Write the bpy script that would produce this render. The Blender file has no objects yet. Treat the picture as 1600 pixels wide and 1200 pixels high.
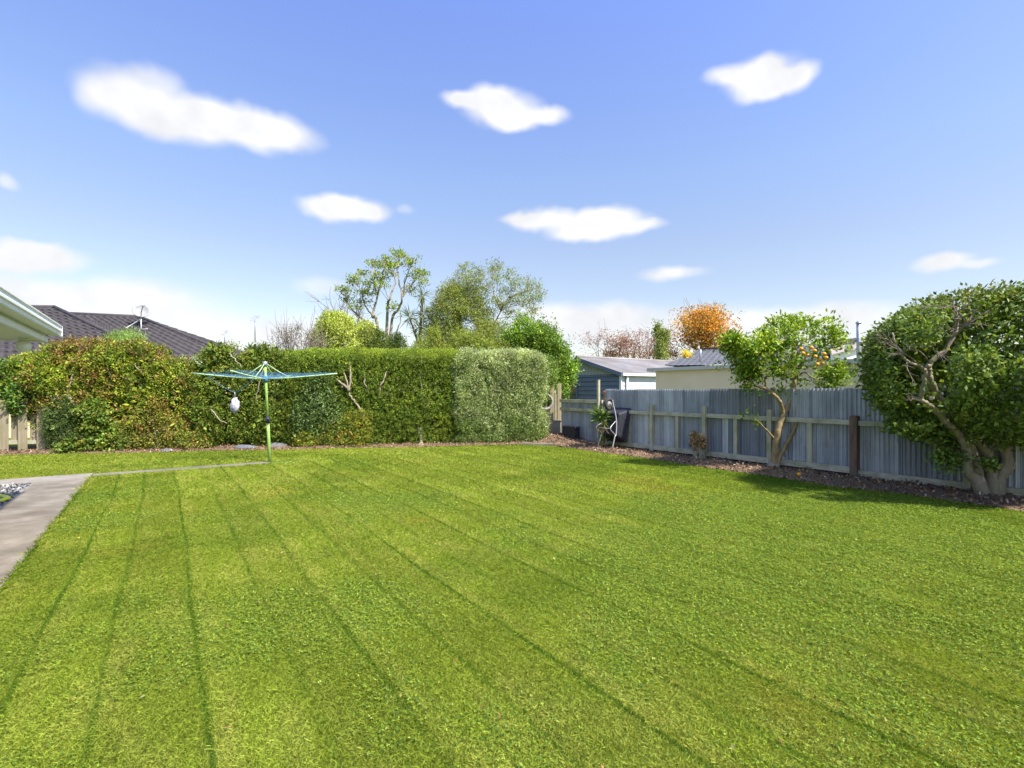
import bpy, math, numpy as np
from mathutils import Vector
rng = np.random.default_rng(7)
scn = bpy.context.scene
COL = scn.collection
PI = math.pi

# ------------------------------------------------------------------ place frame
CAM_H, FPX, HOR = 1.7, 800.0, 610.0
S, C = math.sin(math.radians(34.5)), math.cos(math.radians(34.5))
def P(px, py, Z):                 # a point seen at (px,py) at distance Z
    return np.array([(px-800)/FPX*Z, Z, CAM_H+(HOR-py)/FPX*Z])
def G(px, py):                    # same on the ground
    Z = FPX*CAM_H/(py-HOR)
    return np.array([(px-800)/FPX*Z, Z, 0.0])
def Y(u, v, z=0.0):               # yard frame: u along the fence away from us, v towards the fence
    return np.array([C*v-S*u, S*v+C*u, z])
def uv(x, y):
    return -S*x+C*y, C*x+S*y
D3 = np.array([-S, C, 0.0]); R3 = np.array([C, S, 0.0]); UP = np.array([0, 0, 1.0])
def HF(px):                       # depth of the hedge front
    k = (px-800)/FPX
    return 16.2/(1-.19*k)
HYAW = math.atan(.19)

# ------------------------------------------------------------------ noise
def _h(ix, iy, s):
    n = (ix*374761393 + iy*668265263 + s*1274126177) & 0x7fffffff
    n = ((n ^ (n >> 13))*1274126177) & 0x7fffffff
    return ((n ^ (n >> 16)) & 0xffff)/65535.0
def vnoise(x, y, s=0):
    x = np.asarray(x, float); y = np.asarray(y, float)
    ix = np.floor(x).astype(np.int64); iy = np.floor(y).astype(np.int64)
    fx = x-ix; fy = y-iy
    fx = fx*fx*(3-2*fx); fy = fy*fy*(3-2*fy)
    a = _h(ix, iy, s); b = _h(ix+1, iy, s); c = _h(ix, iy+1, s); d = _h(ix+1, iy+1, s)
    return (a*(1-fx)+b*fx)*(1-fy)+(c*(1-fx)+d*fx)*fy
def fbm(x, y, s=0, o=3):
    t = 0; a = .5; f = 1.0; m = 0
    for i in range(o):
        t = t+a*vnoise(np.asarray(x)*f, np.asarray(y)*f, s+i*17); m += a; a *= .5; f *= 2.03
    return t/m
def sst(a, b, x):
    t = np.clip((x-a)/(b-a), 0, 1); return t*t*(3-2*t)
def norm(v):
    return v/np.maximum(np.linalg.norm(v, axis=-1, keepdims=True), 1e-9)

# ------------------------------------------------------------------ materials
def nmat(name):
    m = bpy.data.materials.new(name); m.use_nodes = True
    nt = m.node_tree; b = nt.nodes['Principled BSDF']
    return m, nt, b
def N(nt, t, **kw):
    n = nt.nodes.new(t)
    for k, v in kw.items(): setattr(n, k, v)
    return n
def L(nt, a, b): nt.links.new(a, b)
def mixc(nt, blend, fac, a, b):
    n = N(nt, 'ShaderNodeMix', data_type='RGBA', blend_type=blend)
    for sock, v in ((n.inputs[0], fac), (n.inputs[6], a), (n.inputs[7], b)):
        if hasattr(v, 'links'): L(nt, v, sock)
        elif isinstance(v, (int, float)): sock.default_value = v
        else: sock.default_value = (*v, 1)
    return n.outputs[2]
def ramp(nt, fac, stops):
    n = N(nt, 'ShaderNodeValToRGB'); e = n.color_ramp.elements
    while len(e) < len(stops): e.new(.5)
    for el, (p, c) in zip(e, stops):
        el.position = p; el.color = (*c, 1) if len(c) == 3 else c
    L(nt, fac, n.inputs[0]); return n.outputs[0]
def noise(nt, scale, detail=4, vec=None, rough=.55):
    n = N(nt, 'ShaderNodeTexNoise'); n.inputs['Scale'].default_value = scale
    n.inputs['Detail'].default_value = detail; n.inputs['Roughness'].default_value = rough
    if vec is not None: L(nt, vec, n.inputs['Vector'])
    return n.outputs['Fac']
def geo_pos(nt): return N(nt, 'ShaderNodeNewGeometry').outputs['Position']
def scaled(nt, vec, s):
    m = N(nt, 'ShaderNodeMapping'); m.inputs['Scale'].default_value = s
    L(nt, vec, m.inputs['Vector']); return m.outputs[0]
def bump(nt, b, h, strength, dist=.01):
    n = N(nt, 'ShaderNodeBump'); n.inputs['Strength'].default_value = strength
    n.inputs['Distance'].default_value = dist
    L(nt, h, n.inputs['Height']); L(nt, n.outputs[0], b.inputs['Normal'])

def m_leaf(name, rough=.5, spec=.35, trans=.3):
    m, nt, b = nmat(name)
    a = N(nt, 'ShaderNodeAttribute', attribute_name='Col').outputs['Color']
    b.inputs['Roughness'].default_value = rough
    b.inputs['Specular IOR Level'].default_value = spec
    L(nt, a, b.inputs['Base Color'])
    t = N(nt, 'ShaderNodeBsdfTranslucent')
    L(nt, mixc(nt, 'MULTIPLY', 1.0, a, (1.25, 1.15, .6)), t.inputs['Color'])
    mx = N(nt, 'ShaderNodeMixShader'); mx.inputs[0].default_value = trans
    L(nt, b.outputs[0], mx.inputs[1]); L(nt, t.outputs[0], mx.inputs[2])
    L(nt, mx.outputs[0], nt.nodes['Material Output'].inputs['Surface'])
    return m
def m_noise(name, c1, c2, scale=8, rough=.8, bmp=.3, dist=.01, stretch=None, c3=None, metallic=0, spec=.3, s2=1.3):
    m, nt, b = nmat(name)
    p = geo_pos(nt)
    v = scaled(nt, p, stretch) if stretch else p
    f = noise(nt, scale, 6, v, .65)
    st = [(.3, c1), (.7, c2)]
    col = ramp(nt, f, st)
    if c3:
        g = noise(nt, s2, 4, p)
        col = mixc(nt, 'MIX', ramp(nt, g, [(.45, (0, 0, 0)), (.7, (.8, .8, .8))]), col, c3)
    L(nt, col, b.inputs['Base Color'])
    b.inputs['Roughness'].default_value = rough; b.inputs['Metallic'].default_value = metallic
    b.inputs['Specular IOR Level'].default_value = spec
    if bmp: bump(nt, b, f, bmp, dist)
    return m
def m_attr(name, scale=30, rough=.6, metallic=0, amt=.35, bmp=.2, stretch=None, spec=.4, dist=.004):
    m, nt, b = nmat(name)
    a = N(nt, 'ShaderNodeAttribute', attribute_name='Col').outputs['Color']
    p = geo_pos(nt)
    f = noise(nt, scale, 5, scaled(nt, p, stretch) if stretch else p, .65)
    k = ramp(nt, f, [(.25, (1-amt,)*3), (.75, (1+amt*.6,)*3)])
    col = mixc(nt, 'MULTIPLY', 1.0, a, k)
    if metallic:                   # thin rust and dirt streaks
        r_ = noise(nt, 3.0, 5, scaled(nt, p, (1, 1, .35)), .7)
        col = mixc(nt, 'MIX', ramp(nt, r_, [(.56, (0, 0, 0)), (.74, (.55, .55, .55))]), col, (.17, .135, .11))
        r2 = noise(nt, 14, 4, scaled(nt, p, (1, 1, .12)), .7)
        col = mixc(nt, 'MIX', ramp(nt, r2, [(.60, (0, 0, 0)), (.72, (.18, .18, .18))]), col, (.52, .55, .58))
    L(nt, col, b.inputs['Base Color'])
    b.inputs['Roughness'].default_value = rough; b.inputs['Metallic'].default_value = metallic
    b.inputs['Specular IOR Level'].default_value = spec
    if bmp: bump(nt, b, f, bmp, dist)
    return m

M = {}
M['leaf'] = m_leaf('leaf_matte', .6, .22, .38)
M['leaf_gloss'] = m_leaf('leaf_glossy', .5, .28, .32)
M['grass'] = m_leaf('grass_blade', .65, .12, .38)
M['bark'] = m_noise('bark_grey', (.17, .135, .095), (.37, .31, .23), 14, .9, .7, .012, (1, 1, .4), (.20, .20, .10), s2=2.5)
M['bark_warm'] = m_noise('bark_warm', (.19, .13, .06), (.42, .31, .16), 16, .8, .6, .01, (1, 1, .35), (.16, .15, .06), s2=4)
M['twig'] = m_noise('twig_pale', (.22, .18, .13), (.42, .36, .28), 20, .9, .3, .004)
M['twig_dark'] = m_noise('twig_dark', (.15, .115, .095), (.27, .21, .17), 20, .9, .3, .004)
M['twig_purple'] = m_noise('twig_purple', (.16, .12, .12), (.3, .24, .22), 20, .9, .2, .004)
M['timber'] = m_noise('timber_weathered', (.33, .295, .21), (.58, .53, .39), 26, .85, .5, .005, (1, 1, .08), (.27, .27, .14), s2=3)
M['timber_h'] = m_noise('timber_weathered_rail', (.33, .30, .215), (.57, .52, .385), 16, .85, .5, .005, (.4, .4, 1.5), (.20, .21, .10), s2=3)
M['timber_red'] = m_noise('timber_red_brown', (.10, .055, .04), (.24, .13, .10), 22, .85, .5, .005, (1, 1, .15), (.12, .12, .07), s2=4)
M['paling'] = m_noise('paling_timber', (.20, .165, .105), (.36, .30, .205), 24, .85, .4, .004, (1, 1, .06), (.21, .19, .09), s2=3)
M['concrete'] = m_noise('concrete', (.125, .105, .08), (.25, .215, .172), 2.4, .9, .35, .004, None, (.10, .08, .058), s2=1.6)
M['concrete_pale'] = m_noise('concrete_pale', (.19, .17, .14), (.27, .245, .21), 5, .9, .3, .004, None, (.19, .15, .115), s2=2.2)
M['concrete_dull'] = m_noise('concrete_dull', (.13, .115, .085), (.24, .21, .16), 4, .9, .3, .004, None, (.10, .10, .06), s2=1.3)
M['mulch'] = m_noise('mulch', (.085, .052, .032), (.27, .175, .105), 38, .95, 1.0, .03, None, (.13, .08, .055), s2=1.5)
M['chip'] = m_attr('bark_chip', 60, .9, 0, .3, 0)
M['iron'] = m_attr('galvanised_iron', 5, .5, .25, .22, .08, (1.0, 1.0, .5), .5)
M['white'] = m_noise('white_paint', (.74, .75, .74), (.82, .82, .80), 3, .45, .05, .002)
M['soffit'] = m_noise('soffit_paint', (.66, .68, .58), (.74, .75, .66), 2, .6, .05, .002)
M['cream'] = m_noise('cream_render', (.80, .62, .385), (.87, .69, .44), 1.6, .85, .1, .003)
M['cream_trim'] = m_noise('cream_trim', (.50, .47, .40), (.58, .55, .47), 3, .6, .05, .002)
M['blue_board'] = m_noise('blue_weatherboard', (.12, .15, .225), (.18, .21, .30), 3, .7, .1, .003, (.3, .3, 2))
M['grey_board'] = m_noise('grey_cladding', (.34, .36, .36), (.44, .45, .45), 3, .7, .1, .003)
M['white_board'] = m_noise('white_weatherboard', (.44, .47, .49), (.55, .57, .58), 3, .6, .05, .002)
M['roof_iron'] = m_noise('roof_iron', (.21, .195, .19), (.32, .30, .295), 2.2, .55, .05, .002, None, (.17, .135, .115), .15, .4, 1.1)
M['tile'] = m_noise('concrete_tile', (.037, .032, .035), (.082, .072, .076), 4, .85, .25, .005, None, (.055, .048, .05), s2=1)
M['tile_blue'] = m_noise('slate_tile', (.06, .065, .08), (.115, .12, .145), 5, .8, .3, .005)
M['flue'] = m_noise('flue_steel', (.26, .28, .32), (.38, .40, .44), 9, .45, .05, .001, None, None, .5)
M['gutter_dark'] = m_noise('gutter_dark', (.10, .055, .05), (.14, .08, .07), 5, .6, 0)
M['fascia_blue'] = m_noise('fascia_blue', (.22, .24, .34), (.28, .30, .40), 5, .5, 0)
M['pink'] = m_noise('barge_mauve', (.50, .40, .46), (.58, .47, .53), 5, .55, 0)
M['green_paint'] = m_noise('green_pole_paint', (.23, .38, .085), (.30, .45, .12), 12, .4, .05, .001)
M['green_arm'] = m_noise('pale_green_arm', (.33, .48, .24), (.41, .55, .31), 12, .4, .05, .001)
M['cord'] = m_noise('blue_cord', (.045, .15, .29), (.08, .21, .37), 30, .6, 0)
M['black'] = m_noise('black_plastic', (.018, .018, .026), (.035, .035, .048), 9, .5, .1, .002)
M['rubber'] = m_noise('rubber', (.03, .028, .026), (.07, .062, .055), 20, .85, .2, .003)
M['hoop'] = m_noise('weathered_hoop', (.22, .21, .20), (.36, .34, .32), 20, .8, .2, .003)
M['steel'] = m_noise('pale_steel_tube', (.36, .35, .34), (.48, .47, .45), 20, .4, .1, .001, None, None, .4)
M['dish'] = m_noise('dish_white', (.22, .23, .23), (.29, .29, .285), 6, .5, 0)
M['bag'] = m_noise('peg_bag_net', (.34, .33, .40), (.54, .53, .60), 45, .9, .8, .015)
M['terracotta'] = m_noise('terracotta', (.40, .17, .12), (.52, .25, .19), 12, .8, .2, .003)
M['orange'] = m_noise('orange_peel', (.72, .30, .02), (.80, .38, .03), 60, .45, .25, .001)
M['stone'] = m_noise('grey_stone', (.08, .085, .095), (.17, .175, .19), 12, .9, .5, .01)
M['gravel'] = m_noise('gravel', (.12, .115, .11), (.34, .33, .31), 45, .9, 1.0, .02)
M['pebble'] = m_attr('pebble', 30, .85, 0, .3, .2)
M['glass'], _nt, _b = nmat('dark_glass'); _b.inputs['Base Color'].default_value = (.025, .03, .035, 1); _b.inputs['Roughness'].default_value = .06
M['curtain'] = m_noise('curtain', (.20, .20, .20), (.30, .30, .29), 6, .9, 0)
M['globe'], _nt, _b = nmat('opal_glass'); _b.inputs['Base Color'].default_value = (.78, .78, .74, 1); _b.inputs['Roughness'].default_value = .25
M['hose'] = m_noise('yellow_hose', (.52, .56, .03), (.60, .62, .06), 20, .4, 0)
M['dryleaf'] = m_leaf('dry_leaf', .8, .15, .15)

# ground: soil and thatch between the blades
m, nt, b = nmat('lawn_thatch')
p = geo_pos(nt)
f1 = noise(nt, 70, 5, p, .7); f2 = noise(nt, .9, 4, p)
c = ramp(nt, f1, [(.3, (.045, .085, .010)), (.7, (.13, .19, .03))])
c = mixc(nt, 'MIX', ramp(nt, f2, [(.45, (0, 0, 0)), (.75, (.5, .5, .5))]), c, (.15, .17, .035))
L(nt, c, b.inputs['Base Color']); b.inputs['Roughness'].default_value = .95
b.inputs['Specular IOR Level'].default_value = .1
bump(nt, b, f1, .8, .02)
M['lawn'] = m

# ------------------------------------------------------------------ objects
def link(o, parent=None, loc=None):
    COL.objects.link(o)
    if parent is not None: o.parent = parent
    return o
ORG = {}
def thing(name, label, cat, loc=(0, 0, 0), group=None):
    o = bpy.data.objects.new(name, None); COL.objects.link(o)
    o.location = tuple(float(x) for x in loc); o.empty_display_size = .2
    o['label'] = label; o['category'] = cat
    if group: o['group'] = group
    ORG[o.name] = np.array(loc, float)
    return o
def tag(o, label=None, cat=None, group=None, kind=None):
    for k, v in (('label', label), ('category', cat), ('group', group), ('kind', kind)):
        if v: o[k] = v
    return o
def finish(me, name, mat, parent, loc):
    o = bpy.data.objects.new(name, me)
    me.materials.append(mat)
    COL.objects.link(o)
    if parent is not None: o.parent = parent
    if loc is not None: o.location = tuple(loc)
    ORG[o.name] = (ORG[parent.name] if parent is not None else np.zeros(3)) + (np.array(loc, float) if loc is not None else 0)
    return o
def mesh_np(name, V, F, mat, parent=None, cols=None, smooth=False, loc=None):
    """V in world coordinates; loc: origin of a top-level mesh"""
    V = np.asarray(V, float)
    org = ORG[parent.name] if parent is not None else (np.array(loc, float) if loc is not None else np.zeros(3))
    V = V-org
    me = bpy.data.meshes.new(name)
    F = np.asarray(F, np.int32); n, k = F.shape
    me.vertices.add(len(V)); me.vertices.foreach_set('co', V.astype(np.float32).ravel())
    me.loops.add(n*k); me.loops.foreach_set('vertex_index', F.ravel())
    me.polygons.add(n); me.polygons.foreach_set('loop_start', np.arange(0, n*k, k, dtype=np.int32))
    if smooth: me.polygons.foreach_set('use_smooth', np.ones(n, bool))
    if cols is not None:
        a = me.color_attributes.new('Col', 'FLOAT_COLOR', 'POINT')
        a.data.foreach_set('color', np.concatenate([cols, np.ones((len(cols), 1))], 1).astype(np.float32).ravel())
    me.update(calc_edges=True)
    return finish(me, name, mat, parent, None if parent is not None else (loc if loc is not None else None))

class MB:
    def __init__(s): s.v = []; s.f = []; s.c = []; s.col = (1, 1, 1); s.sm = []
    def add(s, vs, fs, smooth=False):
        k = len(s.v); s.v += [tuple(map(float, x)) for x in vs]; s.f += [tuple(k+i for i in f) for f in fs]
        s.c += [s.col]*len(vs); s.sm += [smooth]*len(fs)
    def obox(s, c, a, b, d):      # centre + three half-axis vectors
        c, a, b, d = (np.asarray(x, float) for x in (c, a, b, d))
        if np.dot(np.cross(a, b), d) < 0: a = -a
        vs = [c+i*a+j*b+k*d for k in (-1, 1) for j in (-1, 1) for i in (-1, 1)]
        s.add(vs, [(0, 2, 3, 1), (4, 5, 7, 6), (0, 1, 5, 4), (2, 6, 7, 3), (0, 4, 6, 2), (1, 3, 7, 5)])
    def ybox(s, u0, u1, v0, v1, z0, z1):
        s.obox(Y((u0+u1)/2, (v0+v1)/2, (z0+z1)/2), D3*(u1-u0)/2, R3*(v1-v0)/2, UP*(z1-z0)/2)
    def beam(s, p, q, w, h, up=UP):
        p, q = np.asarray(p, float), np.asarray(q, float); d = q-p; l = np.linalg.norm(d); d = d/l
        x = np.cross(d, up); x /= np.linalg.norm(x); y = np.cross(x, d)
        s.obox((p+q)/2, d*l/2, x*w/2, y*h/2)
    def tube(s, pts, r, n=8, cap=True):
        pts = np.asarray(pts, float); m = len(pts)
        r = np.full(m, r) if np.isscalar(r) else np.asarray(r, float)
        t = np.gradient(pts, axis=0); t = norm(t)
        ref = np.array([0, 0, 1.0]) if abs(t[0][2]) < .9 else np.array([1.0, 0, 0])
        x = np.cross(t[0], ref); x /= np.linalg.norm(x)
        vs = []
        for i in range(m):
            x = x-t[i]*np.dot(x, t[i]); x /= np.linalg.norm(x); y = np.cross(t[i], x)
            for k in range(n):
                a = 2*PI*k/n; vs.append(pts[i]+r[i]*(math.cos(a)*x+math.sin(a)*y))
        fs = []
        for i in range(m-1):
            for k in range(n):
                a, b2 = i*n+k, i*n+(k+1) % n
                fs.append((a, b2, b2+n, a+n))
        s.add(vs, fs, True)
        if cap:
            k0 = len(s.v)-len(vs)
            s.f += [tuple(k0+i for i in range(n-1, -1, -1)), tuple(k0+(m-1)*n+i for i in range(n))]; s.sm += [False]*2
    def sphere(s, c, r, n=12, m=8, sc=(1, 1, 1), wob=0):
        vs = []; fs = []
        for i in range(m+1):
            th = PI*i/m
            for k in range(n):
                ph = 2*PI*k/n
                w = 1+wob*(vnoise(k % n*1.3+c[0]*9, i*1.1+c[1]*7, 5)-.5)
                vs.append((c[0]+r*sc[0]*w*math.sin(th)*math.cos(ph), c[1]+r*sc[1]*w*math.sin(th)*math.sin(ph), c[2]+r*sc[2]*w*math.cos(th)))
        for i in range(m):
            for k in range(n):
                a, b2 = i*n+k, i*n+(k+1) % n
                fs.append((a, a+n, b2+n, b2))
        s.add(vs, fs, True)
    def lathe(s, c, prof, n=16, axis=UP):
        axis = np.asarray(axis, float)/np.linalg.norm(axis)
        ref = np.array([1.0, 0, 0]) if abs(axis[0]) < .9 else np.array([0, 1.0, 0])
        x = np.cross(axis, ref); x /= np.linalg.norm(x); y = np.cross(axis, x)
        vs = []; fs = []
        for (r, h) in prof:
            for k in range(n):
                a = 2*PI*k/n; vs.append(np.asarray(c)+axis*h+r*(math.cos(a)*x+math.sin(a)*y))
        for i in range(len(prof)-1):
            for k in range(n):
                a, b2 = i*n+k, i*n+(k+1) % n
                fs.append((a, b2, b2+n, a+n))
        s.add(vs, fs, True)
    def torus(s, c, R, r, ax, ay, n=28, m=8):
        c = np.asarray(c); az = np.cross(ax, ay); vs = []; fs = []
        for i in range(n):
            a = 2*PI*i/n; e = math.cos(a)*ax+math.sin(a)*ay
            for k in range(m):
                b2 = 2*PI*k/m; vs.append(c+e*(R+r*math.cos(b2))+az*r*math.sin(b2))
        for i in range(n):
            for k in range(m):
                i2, k2 = (i+1) % n, (k+1) % m
                fs.append((i*m+k, i2*m+k, i2*m+k2, i*m+k2))
        s.add(vs, fs, True)
    def poly(s, pts): s.add(pts, [tuple(range(len(pts)))])
    def slab(s, pts, t):          # polygon with a thickness vector
        n = len(pts); t = np.asarray(t, float); q = [np.asarray(p)+t for p in pts]
        s.add(list(pts)+q, [tuple(range(n-1, -1, -1)), tuple(range(n, 2*n))]+[(i, (i+1) % n, n+(i+1) % n, n+i) for i in range(n)])
    def build(s, name, mat, parent=None, loc=None, col=False):
        org = ORG[parent.name] if parent is not None else (np.array(loc, float) if loc is not None else np.zeros(3))
        me = bpy.data.meshes.new(name)
        me.from_pydata([tuple(np.array(v)-org) for v in s.v], [], s.f)
        me.polygons.foreach_set('use_smooth', np.array(s.sm, bool))
        if col:
            a = me.color_attributes.new('Col', 'FLOAT_COLOR', 'POINT')
            a.data.foreach_set('color', np.array([(*c, 1) for c in s.c], np.float32).ravel())
        me.update()
        return finish(me, name, mat, parent, None if parent is not None else loc)

# ------------------------------------------------------------------ foliage
def lobe(px0, px1, py0, py1, Z, ry, p=2.0, yaw=0.0, w=1.0):
    c = P((px0+px1)/2, (py0+py1)/2, Z)
    return dict(c=c, r=np.array([(px1-px0)/2/FPX*Z, ry, (py1-py0)/2/FPX*Z]), p=p, yaw=yaw, w=w)
def sample(lobes, n, depth=.25, amp=.1, nsc=1.6, seed=0, cull=.8, front=0.0):
    areas = np.array([(l['r'][0]*l['r'][2]+l['r'][0]*l['r'][1]+l['r'][1]*l['r'][2])*l['w'] for l in lobes])
    out_p, out_n = [], []
    for i, l in enumerate(lobes):
        k = int(n*areas[i]/areas.sum())
        q = rng.normal(size=(k, 3)); q = norm(q)
        if l['p'] > 3:            # near-box: uniform over the box faces
            r = l['r']; fa = np.array([r[1]*r[2], r[0]*r[2], r[0]*r[1]]); ax = rng.choice(3, k, p=fa/fa.sum())
            q = rng.uniform(-1, 1, (k, 3)); q[np.arange(k), ax] = rng.choice([-1, 1], k)
        t = (np.abs(q)**l['p']).sum(1)**(-1/l['p'])
        s = q*t[:, None]
        g = np.sign(s)*np.abs(s)**(l['p']-1)/l['r']; g = norm(g)
        pos = s*l['r']
        nz = fbm(pos[:, 0]*nsc+pos[:, 1]*.7+i*9, pos[:, 2]*nsc+pos[:, 1]*nsc*.6, seed+i*5, 3)-.5
        dep = rng.exponential(1, k)*depth
        pos = pos+g*((nz*2*amp)-np.minimum(dep, min(l['r'])*.9))[:, None]
        cy, sy = math.cos(l['yaw']), math.sin(l['yaw'])
        rot = lambda a: np.stack([a[:, 0]*cy-a[:, 1]*sy, a[:, 0]*sy+a[:, 1]*cy, a[:, 2]], 1)
        pos = rot(pos)+l['c']; g = rot(g)
        keep = np.ones(k, bool)
        for j, m2 in enumerate(lobes):
            if j == i: continue
            d = pos-m2['c']; cy, sy = math.cos(-m2['yaw']), math.sin(-m2['yaw'])
            dl = np.stack([d[:, 0]*cy-d[:, 1]*sy, d[:, 0]*sy+d[:, 1]*cy, d[:, 2]], 1)/m2['r']
            keep &= (np.abs(dl)**m2['p']).sum(1) > cull**m2['p']
        if front: keep &= (g[:, 1] < front) | (g[:, 2] > .6)
        out_p.append(pos[keep]); out_n.append(g[keep])
    return np.concatenate(out_p), np.concatenate(out_n)
def palette(pal, n, jit=.18):
    w = np.array([x[1] for x in pal], float); w /= w.sum()
    c = np.array([x[0] for x in pal])[rng.choice(len(pal), n, p=w)]
    return c*(1+rng.normal(0, jit, (n, 1)))
def leaves(Cp, Cn, k, Ln, Wd, spread, cc, outw=.6, up=.2, rnd=.8, jit=.2, fold=.12, flat=.35):
    n = len(Cp)*k
    b = np.repeat(Cp, k, 0); g = np.repeat(Cn, k, 0)
    b = b+rng.normal(0, spread, (n, 3))
    d = norm(g*outw+np.array([0, 0, up])+rng.normal(0, rnd, (n, 3)))
    f = norm(g*.5+np.array([0, 0, 1.0])*flat+rng.normal(0, .55, (n, 3)))
    s = norm(np.cross(d, f)+1e-6); nn = np.cross(s, d)
    ln = (Ln*rng.uniform(.65, 1.25, n))[:, None]; w = (Wd*rng.uniform(.7, 1.25, n))[:, None]
    V = np.stack([b, b+d*ln*.45+s*w*.5+nn*fold*w, b+d*ln, b+d*ln*.45-s*w*.5+nn*fold*w], 1).reshape(-1, 3)
    F = np.arange(n*4).reshape(n, 4)
    c = np.repeat(cc, k, 0)*(1+rng.normal(0, jit, (n, 1)))
    c = np.clip(c, .006, .9)
    return V, F, np.repeat(c, 4, 0)
def foliage(name, parent, mat, parts):
    V, F, K = [], [], []; o = 0
    for v, f, c in parts:
        V.append(v); F.append(f+o); K.append(c); o += len(v)
    return mesh_np(name, np.concatenate(V), np.concatenate(F), mat, parent, np.concatenate(K))
def fill(lobes, n, Ln, Wd, pal, depth=.30, amp=.02, shrink=.84, **kw):
    n = int(n*2.2)
    ls = [dict(l, r=l['r']*shrink) for l in lobes]
    p, g = sample(ls, n, depth, amp, 1.5, 3, .6)
    return leaves(p, g, 1, Ln, Wd, .03, palette(pal, len(p)), .2, 0, 1.0, flat=.1)
def wig(pts, amp=.03, n=4):
    pts = np.asarray(pts, float); out = []
    for i in range(len(pts)-1):
        for t in np.linspace(0, 1, n, endpoint=False):
            p = pts[i]*(1-t)+pts[i+1]*t
            if out: p = p+rng.normal(0, amp, 3)*(1 if t > 0 else .3)
            out.append(p)
    out.append(pts[-1]); return np.array(out)
def spl(pts, n=6):                # Catmull-Rom
    p = np.asarray(pts, float); p = np.vstack([2*p[0]-p[1], p, 2*p[-1]-p[-2]]); out = []
    for i in range(1, len(p)-2):
        for t in np.linspace(0, 1, n, endpoint=False):
            a, b, c, d = p[i-1:i+3]
            out.append(.5*((2*b)+(-a+c)*t+(2*a-5*b+4*c-d)*t*t+(-a+3*b-3*c+d)*t**3))
    out.append(p[-2]); return np.array(out)
def limb(mb, pts, r0, r1, n=8, amp=.0, k=5):
    q = spl(pts, k)
    if amp: q[1:-1] += rng.normal(0, amp, q[1:-1].shape)
    mb.tube(q, np.linspace(r0, r1, len(q))*(1+rng.normal(0, .04, len(q))), n); return q
def twigs(mb, start, direction, length, r, lvl, ends, spread=.6, kids=3, n=5, upb=.15):
    d = norm(np.asarray(direction, float)); p = np.asarray(start, float); pts = [p]
    for i in range(4):
        d = norm(d+rng.normal(0, .16, 3)+np.array([0, 0, upb*.3])); p = p+d*length/4; pts.append(p)
    mb.tube(np.array(pts), np.linspace(r, r*.55, 5), n, False)
    if lvl == 0: ends.append((p, d)); return
    for j in range(kids):
        t = pts[rng.integers(2, 5)]
        twigs(mb, t, norm(d+rng.normal(0, spread, 3)+np.array([0, 0, upb])), length*rng.uniform(.55, .85), r*.58, lvl-1, ends, spread, kids, n, upb)

# ================================================================== SKY, SUN, CAMERA
EL = 52.0
SUN = norm(np.array([.82, -.57, 0]))*math.cos(math.radians(EL))+UP*math.sin(math.radians(EL))
w = bpy.data.worlds.new("World"); scn.world = w; w.use_nodes = True
nt = w.node_tree; bg = nt.nodes['Background']
sky = N(nt, 'ShaderNodeTexSky', sky_type='NISHITA'); sky.sun_disc = False
sky.sun_elevation = math.radians(EL); sky.sun_rotation = math.atan2(SUN[0], SUN[1])
sky.altitude = 0; sky.air_density = 1.0; sky.dust_density = .6; sky.ozone_density = 1.5
tc = N(nt, 'ShaderNodeTexCoord').outputs['Generated']
sx = N(nt, 'ShaderNodeSeparateXYZ'); L(nt, tc, sx.inputs[0])
def mth(op, a, b=None, c=None):
    n = N(nt, 'ShaderNodeMath', operation=op)
    for i, v in enumerate((a, b, c)):
        if v is None: continue
        if hasattr(v, 'links'): L(nt, v, n.inputs[i])
        else: n.inputs[i].default_value = v
    return n.outputs[0]
el = mth('ARCSINE', sx.outputs[2]); az = mth('ARCTAN2', sx.outputs[0], sx.outputs[1])
# sky hue by elevation (radians / 0.8); overhead stop, out of view, brightened as added fill
SKYC = [(0.0, (.77, .66, .61)), (.13, (.80, .69, .63)), (.32, (.89, .76, .73)), (.48, (.93, .865, .91)), (.86, (.93, .915, 1.27)), (1.0, (1.9, 1.83, 1.8))]
skc = mixc(nt, 'MULTIPLY', 1.0, sky.outputs[0], ramp(nt, mth('DIVIDE', el, .8), SKYC))
# clouds in azimuth / elevation
nA = N(nt, 'ShaderNodeTexNoise'); nA.inputs['Scale'].default_value = 9; nA.inputs['Detail'].default_value = 3.2; nA.inputs['Roughness'].default_value = .55
L(nt, tc, nA.inputs['Vector'])
sc_ = N(nt, 'ShaderNodeSeparateColor'); L(nt, nA.outputs['Color'], sc_.inputs[0])
azd = mth('ADD', az, mth('MULTIPLY', mth('SUBTRACT', sc_.outputs[0], .5), .06))
eld = mth('ADD', el, mth('MULTIPLY', mth('SUBTRACT', sc_.outputs[1], .5), .045))
def ell(px, py, rx, ry, k=1.0, soft=1.0):
    x, z = (px-800)/FPX, (HOR-py)/FPX
    a0 = math.atan(x); e0 = math.atan(z/math.hypot(1, x))
    a1 = math.atan((px+rx-800)/FPX); e1 = math.atan((HOR-py+ry)/FPX/math.hypot(1, x))
    dx = mth('DIVIDE', mth('SUBTRACT', azd, a0), a1-a0)
    dy = mth('DIVIDE', mth('SUBTRACT', eld, e0), e1-e0)
    r = mth('SQRT', mth('ADD', mth('MULTIPLY', dx, dx), mth('MULTIPLY', dy, dy)))
    mr = N(nt, 'ShaderNodeMapRange', interpolation_type='SMOOTHSTEP')
    L(nt, r, mr.inputs[0]); mr.inputs[1].default_value = 1.22; mr.inputs[2].default_value = 1.22-soft
    mr.inputs[3].default_value = 0; mr.inputs[4].default_value = k
    return mr.outputs[0]
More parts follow.
